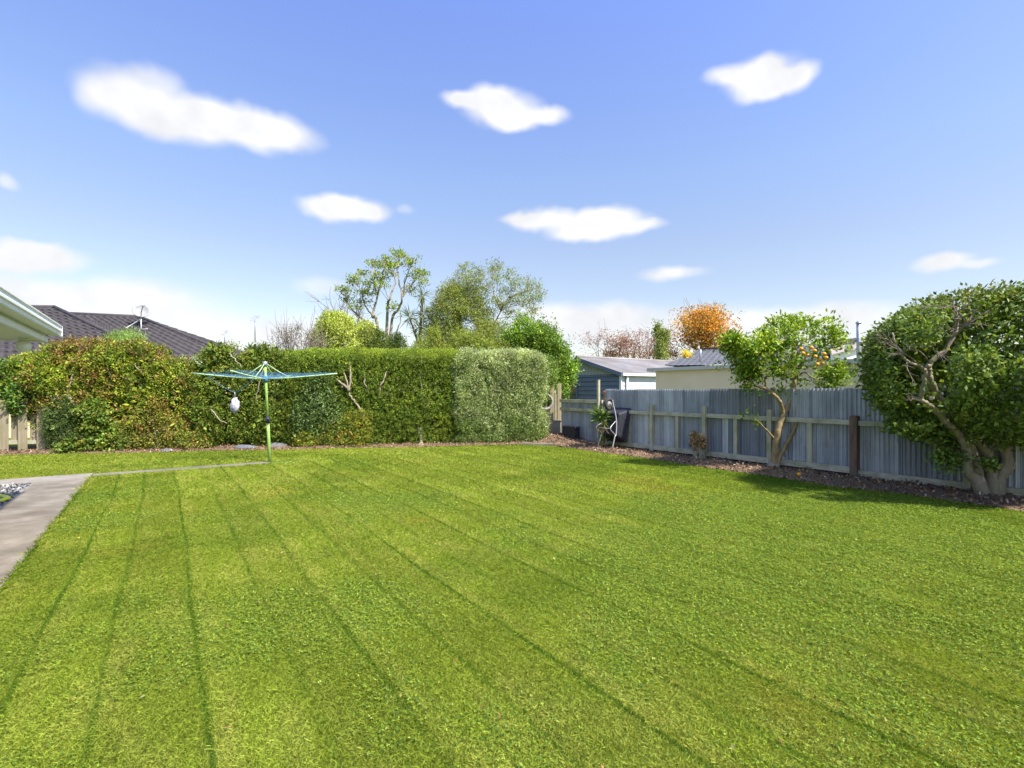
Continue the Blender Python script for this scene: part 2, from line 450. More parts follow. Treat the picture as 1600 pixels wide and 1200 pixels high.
CL = [(195, 150, 78, 46, .72, .9), (235, 132, 50, 32, .55, .9), (150, 155, 40, 34, .35, 1), (290, 190, 90, 42), (365, 205, 85, 32), (330, 178, 60, 26), (440, 205, 66, 28), (400, 195, 60, 26), (235, 195, 50, 28, .6, .9),
      (785, 172, 62, 34), (770, 158, 42, 24), (725, 162, 36, 16), (850, 178, 40, 15, .8), (800, 190, 40, 18),
      (1190, 118, 62, 40), (1140, 116, 42, 22, .85), (1235, 122, 46, 26), (1200, 92, 30, 20, .8), (1200, 140, 42, 20),
      (535, 325, 66, 24), (515, 320, 52, 20), (565, 332, 48, 18), (632, 330, 16, 8, .25, 1),
      (940, 350, 80, 26), (950, 335, 46, 18), (850, 342, 62, 18), (815, 340, 36, 11, .7), (1000, 352, 44, 13, .8), (915, 362, 60, 16),
      (60, 396, 76, 25), (40, 385, 50, 18), (0, 405, 60, 20), (5, 284, 20, 14, .5, 1),
      (1045, 426, 50, 13, .7, 1), (1075, 424, 40, 9, .3, 1), (1470, 404, 56, 14, .85, .9), (1520, 410, 44, 9, .6, 1), (1470, 412, 40, 10, .6, 1),
      (505, 450, 50, 16, .4, 1), (60, 455, 180, 34, .7, 1.1), (230, 462, 130, 30, .7, 1.1), (130, 500, 340, 50, .7, 1.1), (430, 525, 260, 42, .65, 1.1),
      (930, 492, 120, 24, .8, 1), (880, 508, 150, 36, .75, 1.1), (1060, 518, 240, 38, .7, 1.1), (1280, 497, 160, 28, .8, 1), (1210, 512, 140, 30, .7, 1.1), (1340, 480, 80, 16, .4, 1), (1480, 520, 260, 45, .5, 1.1)]
den = None
for c_ in CL:
    e_ = ell(*c_)
    den = e_ if den is None else mth('SUBTRACT', mth('ADD', den, e_), mth('MULTIPLY', den, e_))
den = mth('MULTIPLY', den, mth('MULTIPLY_ADD', sc_.outputs[2], .5, .98))
den = mth('MINIMUM', mth('MAXIMUM', den, 0), 1)
# whiter on top, a faint grey body
nB = N(nt, 'ShaderNodeTexNoise'); nB.inputs['Scale'].default_value = 14; nB.inputs['Detail'].default_value = 3; L(nt, tc, nB.inputs['Vector'])
ccol = ramp(nt, nB.outputs['Fac'], [(.30, (3.2, 3.26, 3.42)), (.62, (3.85, 3.85, 3.9))])
CLOUD_MIX = mixc(nt, 'MIX', den, skc, ccol)
L(nt, CLOUD_MIX, bg.inputs['Color']); bg.inputs['Strength'].default_value = .12

sun = bpy.data.lights.new('sun', 'SUN'); sun.energy = 4.3; sun.angle = math.radians(1.5); sun.color = (1, .95, .86)
so = bpy.data.objects.new('sun', sun); COL.objects.link(so); so.location = (5, -20, 30)
so.rotation_euler = Vector(tuple(SUN)).to_track_quat('Z', 'Y').to_euler()

cam = bpy.data.cameras.new('camera'); co = bpy.data.objects.new('camera', cam); COL.objects.link(co)
cam.sensor_width = 36; cam.lens = 18; cam.shift_y = 10/1600; cam.clip_end = 2000; cam.clip_start = .05
co.location = (0, 0, CAM_H); co.rotation_euler = (PI/2, 0, 0); scn.camera = co
vs = scn.view_settings; vs.view_transform = 'Standard'; vs.look = 'None'; vs.exposure = 1.2; vs.gamma = 1
scn.cycles.max_bounces = 6; scn.cycles.transparent_max_bounces = 4
scn.cycles.diffuse_bounces = 3; scn.cycles.glossy_bounces = 2; scn.cycles.transmission_bounces = 3

exec_parts = []
# ================================================================== GROUND
mb = MB(); mb.poly([(-300, -60, 0), (300, -60, 0), (300, 500, 0), (-300, 500, 0)])
tag(mb.build('lawn_ground', M['lawn']), kind='structure')

def vedge(u):                     # lawn / mulch edge along the fence
    return 9.88+.06*np.sin(np.asarray(u)*.9)+.05*np.sin(np.asarray(u)*2.3+1)
def hdist(x, y):                  # distance in front of the hedge base line (positive towards us)
    return (.187*(x-1.02)-.983*(y-16.4))
def hs(x, y): return (.983*(x-1.02)+.187*(y-16.4))
def bed_amount(x, y):             # > 0 inside a mulch bed
    u, v = uv(x, y)
    a = v-vedge(u)-1.1*sst(14.2, 12.6, u)*0
    hb = .34-hdist(x, y)+.06*np.sin(x*1.7)
    return np.maximum(a, hb)
# mulch bed sheet
def bed_h(x, y):
    u, v = uv(x, y)
    a = bed_amount(x, y)
    h = .02+.045*sst(0, .5, a)
    h = h+.22*np.exp(-(((u-13.6)/1.5)**2+((v-10.9)/.9)**2))
    h = h+.10*(fbm(x*5, y*5, 3, 3)-.5)*sst(0, .3, a)
    return h
gx, gy = np.meshgrid(np.arange(-15, 13, .09), np.arange(2.5, 19.5, .09))
a = bed_amount(gx, gy)
u_, v_ = uv(gx, gy)
ok = (a > -.03) & (v_ < 11.35) & (hdist(gx, gy) > -1.6) & (u_ > -3)
idx = -np.ones(gx.shape, int); idx[ok] = np.arange(ok.sum())
z = np.where(a > .02, bed_h(gx, gy), -.01)
V = np.stack([gx[ok], gy[ok], z[ok]], 1)
q = np.stack([idx[:-1, :-1], idx[:-1, 1:], idx[1:, 1:], idx[1:, :-1]], -1).reshape(-1, 4)
q = q[(q >= 0).all(1)]
tag(mesh_np('mulch_bed', V, q, M['mulch'], smooth=True), kind='structure')
# bark chips and dead leaves
n = 26000
x = rng.uniform(-15, 12, n*6); y = rng.uniform(3, 19, n*6)
u, v = uv(x, y); a = bed_amount(x, y)
k = (a > -.05) & (v < 11.25) & (hdist(x, y) > -.5) & (u > -2)
x, y = x[k][:n], y[k][:n]
pz = np.where(bed_amount(x, y) > .02, bed_h(x, y), 0)+.012
pc = [((.11, .07, .042), 5), ((.20, .125, .075), 4), ((.30, .19, .105), 3), ((.40, .27, .16), 1.6), ((.52, .42, .30), .8), ((.05, .03, .022), 3), ((.36, .16, .06), .8)]
v_, f_, c_ = leaves(np.stack([x, y, pz], 1), np.tile(UP, (len(x), 1)), 1, .055, .03, .004, palette(pc, len(x)), 0, .15, .7, flat=.6)
tag(mesh_np('bark_chips', v_, f_, M['chip'], None, c_), kind='stuff')

# concrete
def slab_thing(name, u0, u1, v0, v1, z, mat):
    mb = MB(); mb.ybox(u0, u1, v0, v1, -.08, z)
    return tag(mb.build(name, mat), kind='structure')
PV0, PV1 = -1.88, -1.12
for i, (u0, u1) in enumerate([(-4, 1.9), (1.915, 5.4), (5.415, 8.9), (8.915, 12.58)]):
    slab_thing('path', u0, u1, PV0, PV1, .022, M['concrete'])
slab_thing('path', 12.595, 13.38, -8, PV1, .024, M['concrete_pale'])
slab_thing('path', 12.99, 13.34, PV1+.01, 2.12, .012, M['concrete_dull'])
mb = MB(); mb.ybox(8.6, 12.58, -5, PV0-.01, -.05, .012)
tag(mb.build('gravel_patch', M['gravel']), kind='structure')
n = 5000
uu = rng.uniform(8.6, 12.55, n); vv = rng.uniform(-4.6, PV0-.03, n)
X = np.array([Y(a_, b_, .02) for a_, b_ in zip(uu, vv)])
pc = [((.17, .165, .16), 3), ((.28, .275, .265), 3), ((.09, .09, .095), 2), ((.36, .34, .30), 1)]
v_, f_, c_ = leaves(X, np.tile(UP, (n, 1)), 2, .045, .035, .012, palette(pc, n), 0, .1, .8, flat=.6)
tag(mesh_np('gravel_pebbles', v_, f_, M['pebble'], None, c_), kind='stuff')
# concrete edging by the corner bed
mb = MB(); e0, e1 = G(818, 695.5), G(886, 697.5); mb.beam(e0+UP*.02, e1+UP*.02, .14, .10)
tag(mb.build('concrete_edging', M['concrete_pale'], None, (e0+e1)/2), 'low pale concrete edging strip between the lawn and the corner mulch bed', 'edging')
# ================================================================== GRASS
def on_lawn(x, y):
    u, v = uv(x, y)
    k = bed_amount(x, y) < 0
    k &= ~((v > PV0-.0) & (v < PV1) & (u < 13.0))
    k &= ~((u > 12.6) & (u < 13.38) & (v < PV1))
    k &= ~((u > 12.97) & (u < 13.36) & (v < 2.75))
    k &= ~((v < PV0) & (u < 12.6))
    k &= hdist(x, y) > .2
    return k
MOW = [(.22+.455*i+.03*math.sin(i*2.1), (1.0 if i % 2 == 0 else .8)*(0.85+.3*math.sin(i*1.7+1)**2)) for i in range(-4, 22)]
def mow(x, y):
    u, v = uv(x, y)
    v = v+.03*np.sin(u*.45+.5)+.008*np.sin(u*1.7)+.02*(fbm(u*1.1, v*.4, 8, 2)-.5)
    m = np.zeros_like(x); side = np.zeros_like(x)
    for i, (c, a) in enumerate(MOW):
        d = v-c
        br = .42+.58*sst(.30, .58, fbm(u*.9+i*13, v*0+i*7.3, 21, 3))
        m = np.maximum(m, a*br*np.exp(-(np.maximum(np.abs(d)-.004, 0)/.011)**2))
        side = side+a*.5*np.exp(-((d-.085)/.06)**2)
    fade = sst(16, 12, u)*sst(10, 9.4, v)
    return m*fade, side*fade
def grass_col(x, y):
    n = len(x); u, v = uv(x, y)
    m, side = mow(x, y)
    big = fbm(x*.35, y*.35, 31, 3); mid = fbm(x*1.6, y*1.6, 41, 3); fine = fbm(u*2.2, v*9, 51, 2)
    base = np.array([.228, .290, .029])
    c = base[None]*(1+.32*(mid-.5)[:, None]+.25*(big-.5)[:, None])
    dry = sst(.50, .72, .5*fine+.5*mid+.05)*.34+side*.5
    dry = dry*sst(9.2, 6, v)
    straw = np.array([.37, .37, .085])
    dry = np.clip(dry+rng.normal(0, .10, n), 0, .75)[:, None]
    c = c*(1-dry)+straw*dry
    band = np.sin((v-.22)*PI/.455+.15*np.sin(u*.4)); c = c*(1+.055*np.sign(band)*np.minimum(np.abs(band)*3, 1)*sst(10, 9, v)*sst(16, 13, u))[:, None]
    br = sst(.66, .80, fbm(x*.9+7, y*.9, 61, 3))*.30
    c = c*(1-br[:, None])+np.array([.36, .28, .05])*br[:, None]
    lush_shade = np.clip(sst(7.6, 9.6, v)*sst(11, 5, u)*.5+m*1.05+.35*sst(.55, .7, fbm(x*.6+30, y*.6, 71, 3)), 0, 1)[:, None]  # camellia shade painted in by the bed, plus dark mow lines and lush patches
    c = c*(1-lush_shade)+np.array([.088, .165, .013])*lush_shade*1.0
    return c, m
zones = [(1.5, 3.6, 40000, .016, .0029), (3.6, 5.4, 25000, .017, .0038), (5.4, 8, 13000, .019, .0055), (8, 11.5, 5000, .025, .0095), (11.5, 18.5, 2300, .028, .015)]
VV, CC = [], []
for z0, z1, dens, h, wd in zones:
    xm = z1*1.12+.4
    n = int(dens*2*xm*(z1-z0))
    y = rng.uniform(z0, z1, n); x = rng.uniform(-xm, xm, n)
    k = (np.abs(x) < y*1.12+.4); x, y = x[k], y[k]
    k = on_lawn(x, y); x, y = x[k], y[k]; n = len(x)
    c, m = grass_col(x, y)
    tuft = fbm(x*14, y*14, 81, 2)
    hh = h*(.75+.5*tuft)*(1+.25*m)*(1+1.0*np.exp(-((uv(x, y)[1]-PV1)/.035)**2)*(uv(x, y)[0] < 13.0))*rng.uniform(.6, 1.3, n)
    a = rng.uniform(0, 2*PI, n); lean = (np.abs(rng.normal(0, .9, n))+.25)*(1-.7*np.clip(m, 0, 1))
    lx, ly = np.cos(a)*lean*hh, np.sin(a)*lean*hh
    ln = np.sqrt(lx*lx+ly*ly)+1e-6
    fa = rng.uniform(0, 2*PI, n); wx, wy = np.cos(fa)*wd*.5, np.sin(fa)*wd*.5
    b = np.zeros(n)
    V = np.stack([np.stack([x-wx, y-wy, b], 1), np.stack([x+wx, y+wy, b], 1),
                  np.stack([x+lx*.75+wx*.6, y+ly*.75+wy*.6, hh*.8], 1), np.stack([x+lx*1.2-wx*.2, y+ly*1.2-wy*.2, hh], 1)], 1)
    j = (1+rng.normal(0, .22, n))[:, None]
    c = np.clip(c*j, .012, .6)
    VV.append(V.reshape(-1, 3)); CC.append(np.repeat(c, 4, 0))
# clover leaflets low between the blades
n = 260000
y = np.sqrt(rng.uniform(1.4**2, 8.5**2, n)); x = rng.uniform(-1.12, 1.12, n)*y
cp = fbm(x*.75, y*.75, 91, 3)+.10*sst(-1.5, 2.5, x)
k = on_lawn(x, y) & (cp+rng.normal(0, .05, n) > .525) & (mow(x, y)[0] < .10); x, y = x[k], y[k]; n = len(x)
hz = rng.uniform(.008, .028, n)
cc = palette([((.165, .24, .024), 4), ((.22, .30, .033), 3), ((.10, .17, .027), 3), ((.28, .35, .07), 1)], n)
for j in range(3):
    a = j*2*PI/3+rng.uniform(-.4, .4, n)
    s = rng.uniform(.005, .0095, n)*(1+.10*np.maximum(y-3, 0))
    d = np.stack([np.cos(a), np.sin(a), rng.normal(0, .35, n)], 1)*s[:, None]
    e = np.stack([-np.sin(a), np.cos(a), rng.normal(0, .35, n)], 1)*s[:, None]*.55
    b = np.stack([x, y, hz], 1)
    V = np.stack([b, b+d*.75+e, b+d*1.35, b+d*.75-e], 1)
    VV.append(V.reshape(-1, 3)); CC.append(np.repeat(np.clip(cc*(1+rng.normal(0, .15, (n, 1))), .01, .6), 4, 0))
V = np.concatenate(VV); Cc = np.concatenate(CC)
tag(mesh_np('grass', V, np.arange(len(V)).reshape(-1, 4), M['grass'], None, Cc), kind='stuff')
# stray fallen leaves on the lawn
n = 170
y = rng.uniform(2.2, 15, n); x = rng.uniform(-1, 1, n)*y
k = on_lawn(x, y); x, y = x[k], y[k]; n = len(x)
v_, f_, c_ = leaves(np.stack([x, y, np.full(n, .033)], 1), np.tile(UP, (n, 1)), 1, .03, .018, .002, palette([((.22, .13, .05), 2), ((.33, .28, .07), 2), ((.26, .22, .11), 1)], n), 0, .05, .7, flat=.9)
tag(mesh_np('fallen_leaves', v_, f_, M['dryleaf'], None, c_), kind='stuff')
# ================================================================== FENCES
def at_v(px, v):                  # point of the vertical plane v=const on the sight line px
    k = (px-800)/FPX; Z = v/(C*k+S); return uv(k*Z, Z)[0]
FV = 11.05
def iron_sheet(parent, u0, u1, v, z0, z1, col, ph=0, name='corrugated_sheet'):
    n = int((u1-u0)/.076*8)+1
    us = np.linspace(u0, u1, n); off = .018*np.sin((us-u0)*2*PI/.076+ph)
    zs = [z0, (z0+z1)/2, z1]; V = []; K = []
    st = vnoise(us/.076, us*0+u0*3.1, 4)
    for z in zs:
        for a_, o_, t_ in zip(us, off, st):
            V.append(Y(a_, v+o_, z)); K.append(np.array(col)*(.72+.5*t_))
    F = [(j*n+i, (j+1)*n+i, (j+1)*n+i+1, j*n+i+1) for j in range(2) for i in range(n-1)]
    return mesh_np(name, V, F, M['iron'], parent, np.array(K), smooth=True)
fence = thing('corrugated_fence', 'high weathered corrugated iron fence with timber rails along the right side of the lawn', 'fence', Y(4.4, FV, 0))
u = -2.6; i = 0
ends = 11.1
shades = [(.37, .385, .41), (.30, .315, .345), (.425, .44, .46), (.325, .345, .375), (.235, .255, .29), (.385, .405, .43)]
while u < ends-.05:
    u1 = min(u+.78, ends)
    s_ = shades[(i*5+i//3) % 6]
    iron_sheet(fence, u, u1+.03, FV+.012*(i % 2), .06, 1.735+.008*math.sin(i*2.3), s_, 0)
    u = u1; i += 1
# two pale replacement strips low down
for px in (1011, 1047, 1134):
    uu = at_v(px, FV)
    iron_sheet(fence, uu-.06, uu+.07, FV-.016, .18, 1.07, (.56, .58, .60), 1.2, 'pale_patch')
posts = [(at_v(1022, FV), 1.31), (at_v(1104, FV), 1.30), (at_v(1206, FV), 1.27), (at_v(1339, FV), 1.205), (2.7, 1.22), (1.05, 1.2), (-.6, 1.2), (10.95, 1.30)]
for i, (pu, h) in enumerate(posts):
    mb = MB(); wdt = .062 if i == 3 else .05
    vs0 = FV-.13 if i != 3 else FV-.17
    mb.ybox(pu-wdt, pu+wdt, vs0, FV-.03, -.1, h-.01)
    mb.ybox(pu-wdt*.92, pu+wdt*.92, vs0+.005, FV-.036, h-.01, h+.012)   # worn top
    o = mb.build('post', M['timber_red'] if i == 3 else M['timber'], fence)
    if i == 3: o['label'] = 'dark red brown stained fence post'
pu = sorted(p[0] for p in posts)
for a, b in zip(pu[:-1], pu[1:]):
    mb = MB(); sag = rng.normal(0, .008)
    mb.beam(Y(a+.056, FV-.075, 1.085), Y(b-.056, FV-.075, 1.085+sag), .075, .095); mb.build('rail', M['timber_h'], fence)
    low = 0 if a > 4.3 else -.045
    mb = MB(); mb.beam(Y(a+.056, FV-.072, .165+low), Y(b-.056, FV-.072, .165+low), .07, .12); mb.build('rail', M['timber_h'], fence)
    mid = (a+b)/2
    if a > 4.3:
        mb = MB(); mb.ybox(mid-.045, mid+.045, FV-.098, FV-.03, .227, 1.036); mb.build('stud', M['timber'], fence)
    mb = MB(); mb.ybox(a+.05, b-.05, FV-.045, FV-.022, -.05, .10); mb.build('base_board', M['black'] if a > 4.3 else M['flue'], fence)
# ---- lower run towards the corner
UC = at_v(876, FV)
lowf = thing('corrugated_fence', 'low section of corrugated iron fence with two timber rails before the blue shed', 'fence', Y(12.2, FV, 0))
u = 11.16; i = 0
while u < UC-.05:
    u1 = min(u+.8, UC); iron_sheet(lowf, u, u1+.03, FV+.06+.012*(i % 2), .0, 1.40, shades[(i*2+1) % 6]); u = u1; i += 1
for z, t_ in ((1.36, .10), (1.085, .10)):
    mb = MB(); mb.beam(Y(11.25, FV-.0, z), Y(UC, FV-.0, z), .09, t_); mb.build('rail', M['timber_h'], lowf)
mb = MB(); mb.ybox(UC-.35, UC-.25, FV-.09, FV+.03, 0, .5); mb.build('stud', M['timber'], lowf)
pw = thing('tall_post', 'thin tall timber post between the low and the high iron fence', 'post', Y(11.22, FV-.12, 0))
mb = MB(); mb.ybox(11.24, 11.31, FV-.165, FV-.095, 0, 2.0); mb.build('post_shaft', M['timber'], pw)
mb = MB(); mb.ybox(11.235, 11.315, FV-.17, FV-.09, 2.0, 2.02); mb.build('post_cap', M['timber'], pw)
# stump post with a terracotta pot behind it
sp = thing('squat_post', 'squat mossy timber post behind the yucca carrying a terracotta pot', 'post', P(949, 700, 15.9)*[1, 1, 0])
b0 = P(949, 700, 15.9); b0[2] = 0
mb = MB(); mb.lathe(b0, [(.12, 0), (.125, .5), (.115, 1.0), (.12, 1.46), (.10, 1.49), (.0, 1.49)], 14); mb.build('stump', M['bark_warm'], sp)
mb = MB(); mb.lathe(b0+UP*1.49, [(.0, 0), (.10, 0), (.13, .14), (.145, .15), (.145, .20), (.12, .20), (.10, .05), (0, .05)], 18)
tag(mb.build('terracotta_pot', M['terracotta'], None, b0+UP*1.49), 'small terracotta pot on the squat post by the end of the high iron fence', 'pot')
# small dark hatch with stud at the corner
hx = thing('black_crate', 'dark crate at the foot of the low iron fence in the corner', 'crate', P(895, 678, 16.6)*[1, 1, 0])
mb = MB(); a_ = UC-.45; mb.ybox(a_-.62, a_, FV-.30, FV-.12, .12, .52); mb.build('crate_box', M['black'], hx)
mb = MB(); mb.ybox(a_-.64, a_+.02, FV-.32, FV-.10, .52, .555); mb.build('crate_rim', M['rubber'], hx)

# ---- palings at the back, hoop and concrete block
def back_pt(px, py, back=0.0):
    Z = HF(px)+.95+back; return P(px, py, Z)
E3 = np.array([.983, .187, 0]); N3 = np.array([.187, -.983, 0])
bp = thing('paling_fence', 'short run of pale timber palings between the silver hedge and the low iron fence', 'fence', back_pt(860, 690)*[1, 1, 0])
for (x0, x1) in ((838, 846), (848.5, 855), (859, 866), (866.5, 870), (871, 877)):
    c0 = back_pt((x0+x1)/2, 600); wd = (x1-x0)/2/FPX*c0[1]
    top = c0[2]+rng.normal(0, .02)-(.32 if 866 < x0 < 870 else 0)
    mb = MB(); mb.obox((c0[0], c0[1], (top+.62)/2), E3*wd, N3*.012, UP*(top-.62)/2); mb.build('paling', M['paling'], bp)
for z in (.9, 1.65):
    mb = MB(); mb.beam(back_pt(832, 600, .06)*[1, 1, 0]+UP*z, back_pt(877, 600, .06)*[1, 1, 0]+UP*z, .05, .09); mb.build('rail', M['timber'], bp)
hp = back_pt(852, 628, -.10)
mb = MB(); mb.torus(hp, .245, .045, E3, UP, 28, 8)
hoop = mb.build('tyre', M['hoop'], None, hp); tag(hoop, 'old grey tyre hanging on the pale palings beside the silver hedge', 'tyre')
cb = thing('concrete_block', 'stained pale concrete block at the foot of the palings by the silver hedge', 'block', back_pt(860, 690)*[1, 1, 0])
c0 = back_pt(860, 600, -.1)
mb = MB(); mb.obox((c0[0], c0[1], .40), E3*.44, N3*.10, UP*.27); mb.build('block_body', M['concrete_pale'], cb)
mb = MB(); mb.obox((c0[0], c0[1], .68), E3*.46, N3*.12, UP*.012); mb.build('block_cap', M['concrete_pale'], cb)
# hit-and-miss fence at the far left
lf = thing('board_fence', 'low hit and miss timber board fence at the far left under the dark climber', 'fence', P(30, 709, 14.0)*[1, 1, 0])
a0 = P(-90, 709, HF(-90)+.35); a1 = P(112, 709, HF(112)+.35)
dirf = norm((a1-a0)*[1, 1, 0]); nf = np.array([dirf[1], -dirf[0], 0]); lenf = np.linalg.norm((a1-a0)[:2])
k = 0; t_ = 0.0
while t_ < lenf:
    c = a0*[1, 1, 0]+dirf*(t_+.11)
    mb = MB(); mb.obox(c+nf*.045+UP*.72, dirf*.108, nf*.011, UP*.72); mb.build('board', M['paling'], lf)
    c = a0*[1, 1, 0]+dirf*(t_+.335)
    mb = MB(); mb.obox(c-nf*.045+UP*.86, dirf*.108, nf*.011, UP*.62); mb.build('board', M['paling'], lf)
    t_ += .445
for z in (.28, 1.25):
    mb = MB(); mb.obox((a0+a1)/2*[1, 1, 0]+UP*z, dirf*lenf/2, nf*.032, UP*.045); mb.build('rail', M['timber_h'], lf)
# rear part of the same boundary, hidden by the hedge for the most part
rf = thing('board_fence', 'grey timber boundary fence behind the long hedge', 'fence', P(450, 690, 16.2)*[1, 1, 0])
a0 = P(120, 709, HF(120)+1.0)*[1, 1, 0]; a1 = back_pt(832, 700)*[1, 1, 0]
dd = norm(a1-a0); nn = np.array([dd[1], -dd[0], 0]); ln = np.linalg.norm(a1-a0)
mb = MB(); t_ = 0
while t_ < ln: mb.obox(a0+dd*(t_+.07)+UP*.8, dd*.068, nn*.01, UP*.8); t_ += .145
mb.build('boards', M['timber'], rf)
mb = MB(); mb.obox((a0+a1)/2-nn*.05+UP*1.3, dd*ln/2, nn*.03, UP*.04); mb.build('rail', M['timber_h'], rf)

# ================================================================== BUILDINGS
def clad(mb, p0, p1, z0, z1, pitch, out, t=.02):    # overlapping horizontal boards
    p0, p1 = np.asarray(p0, float), np.asarray(p1, float); out = np.asarray(out)
    z = z0
    while z < z1-1e-3:
        h = min(pitch, z1-z)
        a, b = p0+UP*z, p1+UP*z
        vs = [a+out*t*1.3, b+out*t*1.3, b+out*.3*t+UP*h, a+out*.3*t+UP*h, a-out*t, b-out*t, b-out*t+UP*h, a-out*t+UP*h]
        mb.add(vs, [(0, 1, 2, 3), (5, 4, 7, 6), (4, 5, 1, 0), (3, 2, 6, 7), (0, 3, 7, 4), (1, 5, 6, 2)])
        z += pitch
def tiles(name, parent, a, b, c, d, rows, mat, step=.03, wave=.016, pitch=.30, seg=6):
    """a-b eave, d-c ridge; stepped wavy courses"""
    a, b, c, d = (np.asarray(x, float) for x in (a, b, c, d))
    nrm = norm(np.cross(b-a, d-a)); nrm = nrm if nrm[2] > 0 else -nrm
    V, F = [], []
    Lx = np.linalg.norm(b-a); n = max(4, int(Lx/pitch*seg))
    s = np.linspace(0, 1, n)
    for r in range(rows):
        for kk, t in ((0, r/rows), (1, (r+1)/rows)):
            e0, e1 = a+(d-a)*t, b+(c-b)*t
            pts = e0[None]*(1-s[:, None])+e1[None]*s[:, None]
            xx = pts@norm(b-a)
            wv = wave*np.sin(xx*2*PI/pitch)
            lift = step if kk == 0 else 0
            dn = norm((d-a))*(-.035*np.sin(xx*2*PI/pitch)[:, None]) if kk == 0 else 0
            V.append(pts+nrm*(wv+lift+.004)[:, None]+dn)
    V2 = np.concatenate(V)
    for r in range(rows):
        o0, o1 = (2*r)*n, (2*r+1)*n
        for i in range(n-1): F.append((o0+i, o0+i+1, o1+i+1, o1+i))
        if r > 0:
            p1_ = (2*r-1)*n
            for i in range(n-1): F.append((p1_+i, p1_+i+1, o0+i+1, o0+i))
    return mesh_np(name, V2, F, mat, parent)
def ridge(mb, p, q, r=.09): mb.tube(np.array([p, (np.asarray(p)+q)/2, q]), r, 8)

# --- our own house corner at the left edge
KH = 1.0
def YH(u, v, z): return Y(KH*u, KH*v, CAM_H+KH*(z-CAM_H) if z > .3 else z)
def hbox(mb, u0, u1, v0, v1, z0, z1):
    c0, c1 = YH(u0, v0, z0), YH(u1, v1, z1)
    mb.obox((c0+c1)/2, D3*KH*(u1-u0)/2, R3*KH*(v1-v0)/2, UP*(c1[2]-c0[2])/2)
HN = 4.0
own = thing('house', 'near corner of the white house with eave and gutter at the left edge', 'house', YH(6, -2, 0))
mb = MB(); clad(mb, YH(HN+.4, -2.06, 0), YH(8.86, -2.06, 0), .25, CAM_H+KH*.695, .17, R3)
clad(mb, YH(8.86, -2.06, 0), YH(8.86, -7.5, 0), .25, CAM_H+KH*.695, .17, D3); mb.build('wall', M['white_board'], own)
mb = MB(); hbox(mb, HN+.4, 8.84, -7.5, -2.08, 0, .25); mb.build('foundation', M['concrete'], own)
mb = MB(); hbox(mb, HN, 9.56, -8.2, -1.335, 2.395, 2.42); mb.build('soffit', M['soffit'], own)
mb = MB(); hbox(mb, HN, 9.60, -1.335, -1.295, 2.375, 2.44); hbox(mb, 9.56, 9.60, -8.2, -1.335, 2.375, 2.44); mb.build('soffit_trim', M['white'], own)
mb = MB(); hbox(mb, HN, 9.56, -1.345, -1.315, 2.44, 2.60); hbox(mb, 9.53, 9.56, -8.2, -1.345, 2.44, 2.60); mb.build('fascia', M['soffit'], own)
# gutter: a moulded trough
prof = [(-1.30, 2.475), (-1.185, 2.475), (-1.175, 2.485), (-1.17, 2.52), (-1.155, 2.535), (-1.155, 2.56), (-1.165, 2.575), (-1.165, 2.60), (-1.150, 2.605), (-1.150, 2.618), (-1.18, 2.618), (-1.18, 2.49), (-1.30, 2.49)]
mb = MB(); A = [YH(HN, v, z) for v, z in prof]; B = [YH(9.68, v, z) for v, z in prof]; k = len(prof)
mb.add(A+B, [(i, (i+1) % k, k+(i+1) % k, k+i) for i in range(k)]+[tuple(range(k-1, -1, -1)), tuple(range(k, 2*k))])
hbox(mb, 9.683, 9.70, -1.31, -1.150, 2.475, 2.62); g_ = mb.build('gutter', M['white'], own)
mb = MB(); mb.slab([YH(HN-.1, -1.22, 2.60), YH(9.66, -1.22, 2.60), YH(7.0, -4.6, 3.5), YH(HN-.1, -4.6, 3.5)], UP*.05)
mb.slab([YH(9.66, -1.22, 2.601), YH(9.66, -8, 2.601), YH(7.0, -4.6, 3.501)], UP*.05)
mb.slab([YH(HN-.1, -8, 2.602), YH(9.66, -8, 2.602), YH(7.0, -4.6, 3.502), YH(HN-.1, -4.6, 3.502)], UP*.05); mb.build('roof', M['tile'], own)
f = MB(); hbox(f, 5.2, 7.0, -2.045, -2.0, .95, 2.15); fo = f.build('window', M['white'], own)
f = MB(); hbox(f, 5.28, 6.07, -1.998, -1.994, 1.03, 2.07); hbox(f, 6.13, 6.92, -1.998, -1.994, 1.03, 2.07); f.build('pane', M['glass'], fo)
gp = YH(9.30, -1.50, 2.29)
gl = thing('globe_light', 'round white opal globe light under the eave at the left edge', 'outdoor light', gp)
mb = MB(); mb.sphere(gp, .085, 20, 14); mb.build('globe', M['globe'], gl)
mb = MB(); mb.lathe(gp+UP*.074, [(0, 0), (.045, 0), (.05, .02), (.05, .036), (0, .036)], 18); mb.build('light_base', M['white'], gl)

# --- neighbour with grey tiled hip roof
nb = thing('tiled_house', 'house with dark grey tiled hip roof behind the left shrubs', 'house', P(100, 690, 20)*[1, 1, 0])
ea0, ea1 = P(-420, 566, 17.2), P(262, 563, 18.0); r0, r1 = P(-300, 476, 22.6), P(85, 480, 22.6)
eb1 = P(470, 573, 25.5)
tiles('roof', nb, ea0, ea1, r1, r0, 15, M['tile'])
tiles('roof', nb, ea1, P(330, 566, 25.0), r1+np.array([.02, .02, 0]), r1, 15, M['tile'])
q0, q1 = P(85, 489, 25.4), P(217, 495, 25.4)
f0, f1 = P(150, 560, 19.6), P(372, 557, 21.4)
tiles('roof', nb, f0, f1, q1, q0, 15, M['tile'])
tiles('roof', nb, f1, P(400, 556, 28.0), q1+np.array([.02, .02, 0]), q1, 13, M['tile'])
mb = MB(); ridge(mb, r0, r1); ridge(mb, r1, ea1); ridge(mb, q0, q1); ridge(mb, q1, f1); mb.build('ridge_capping', M['tile'], nb)
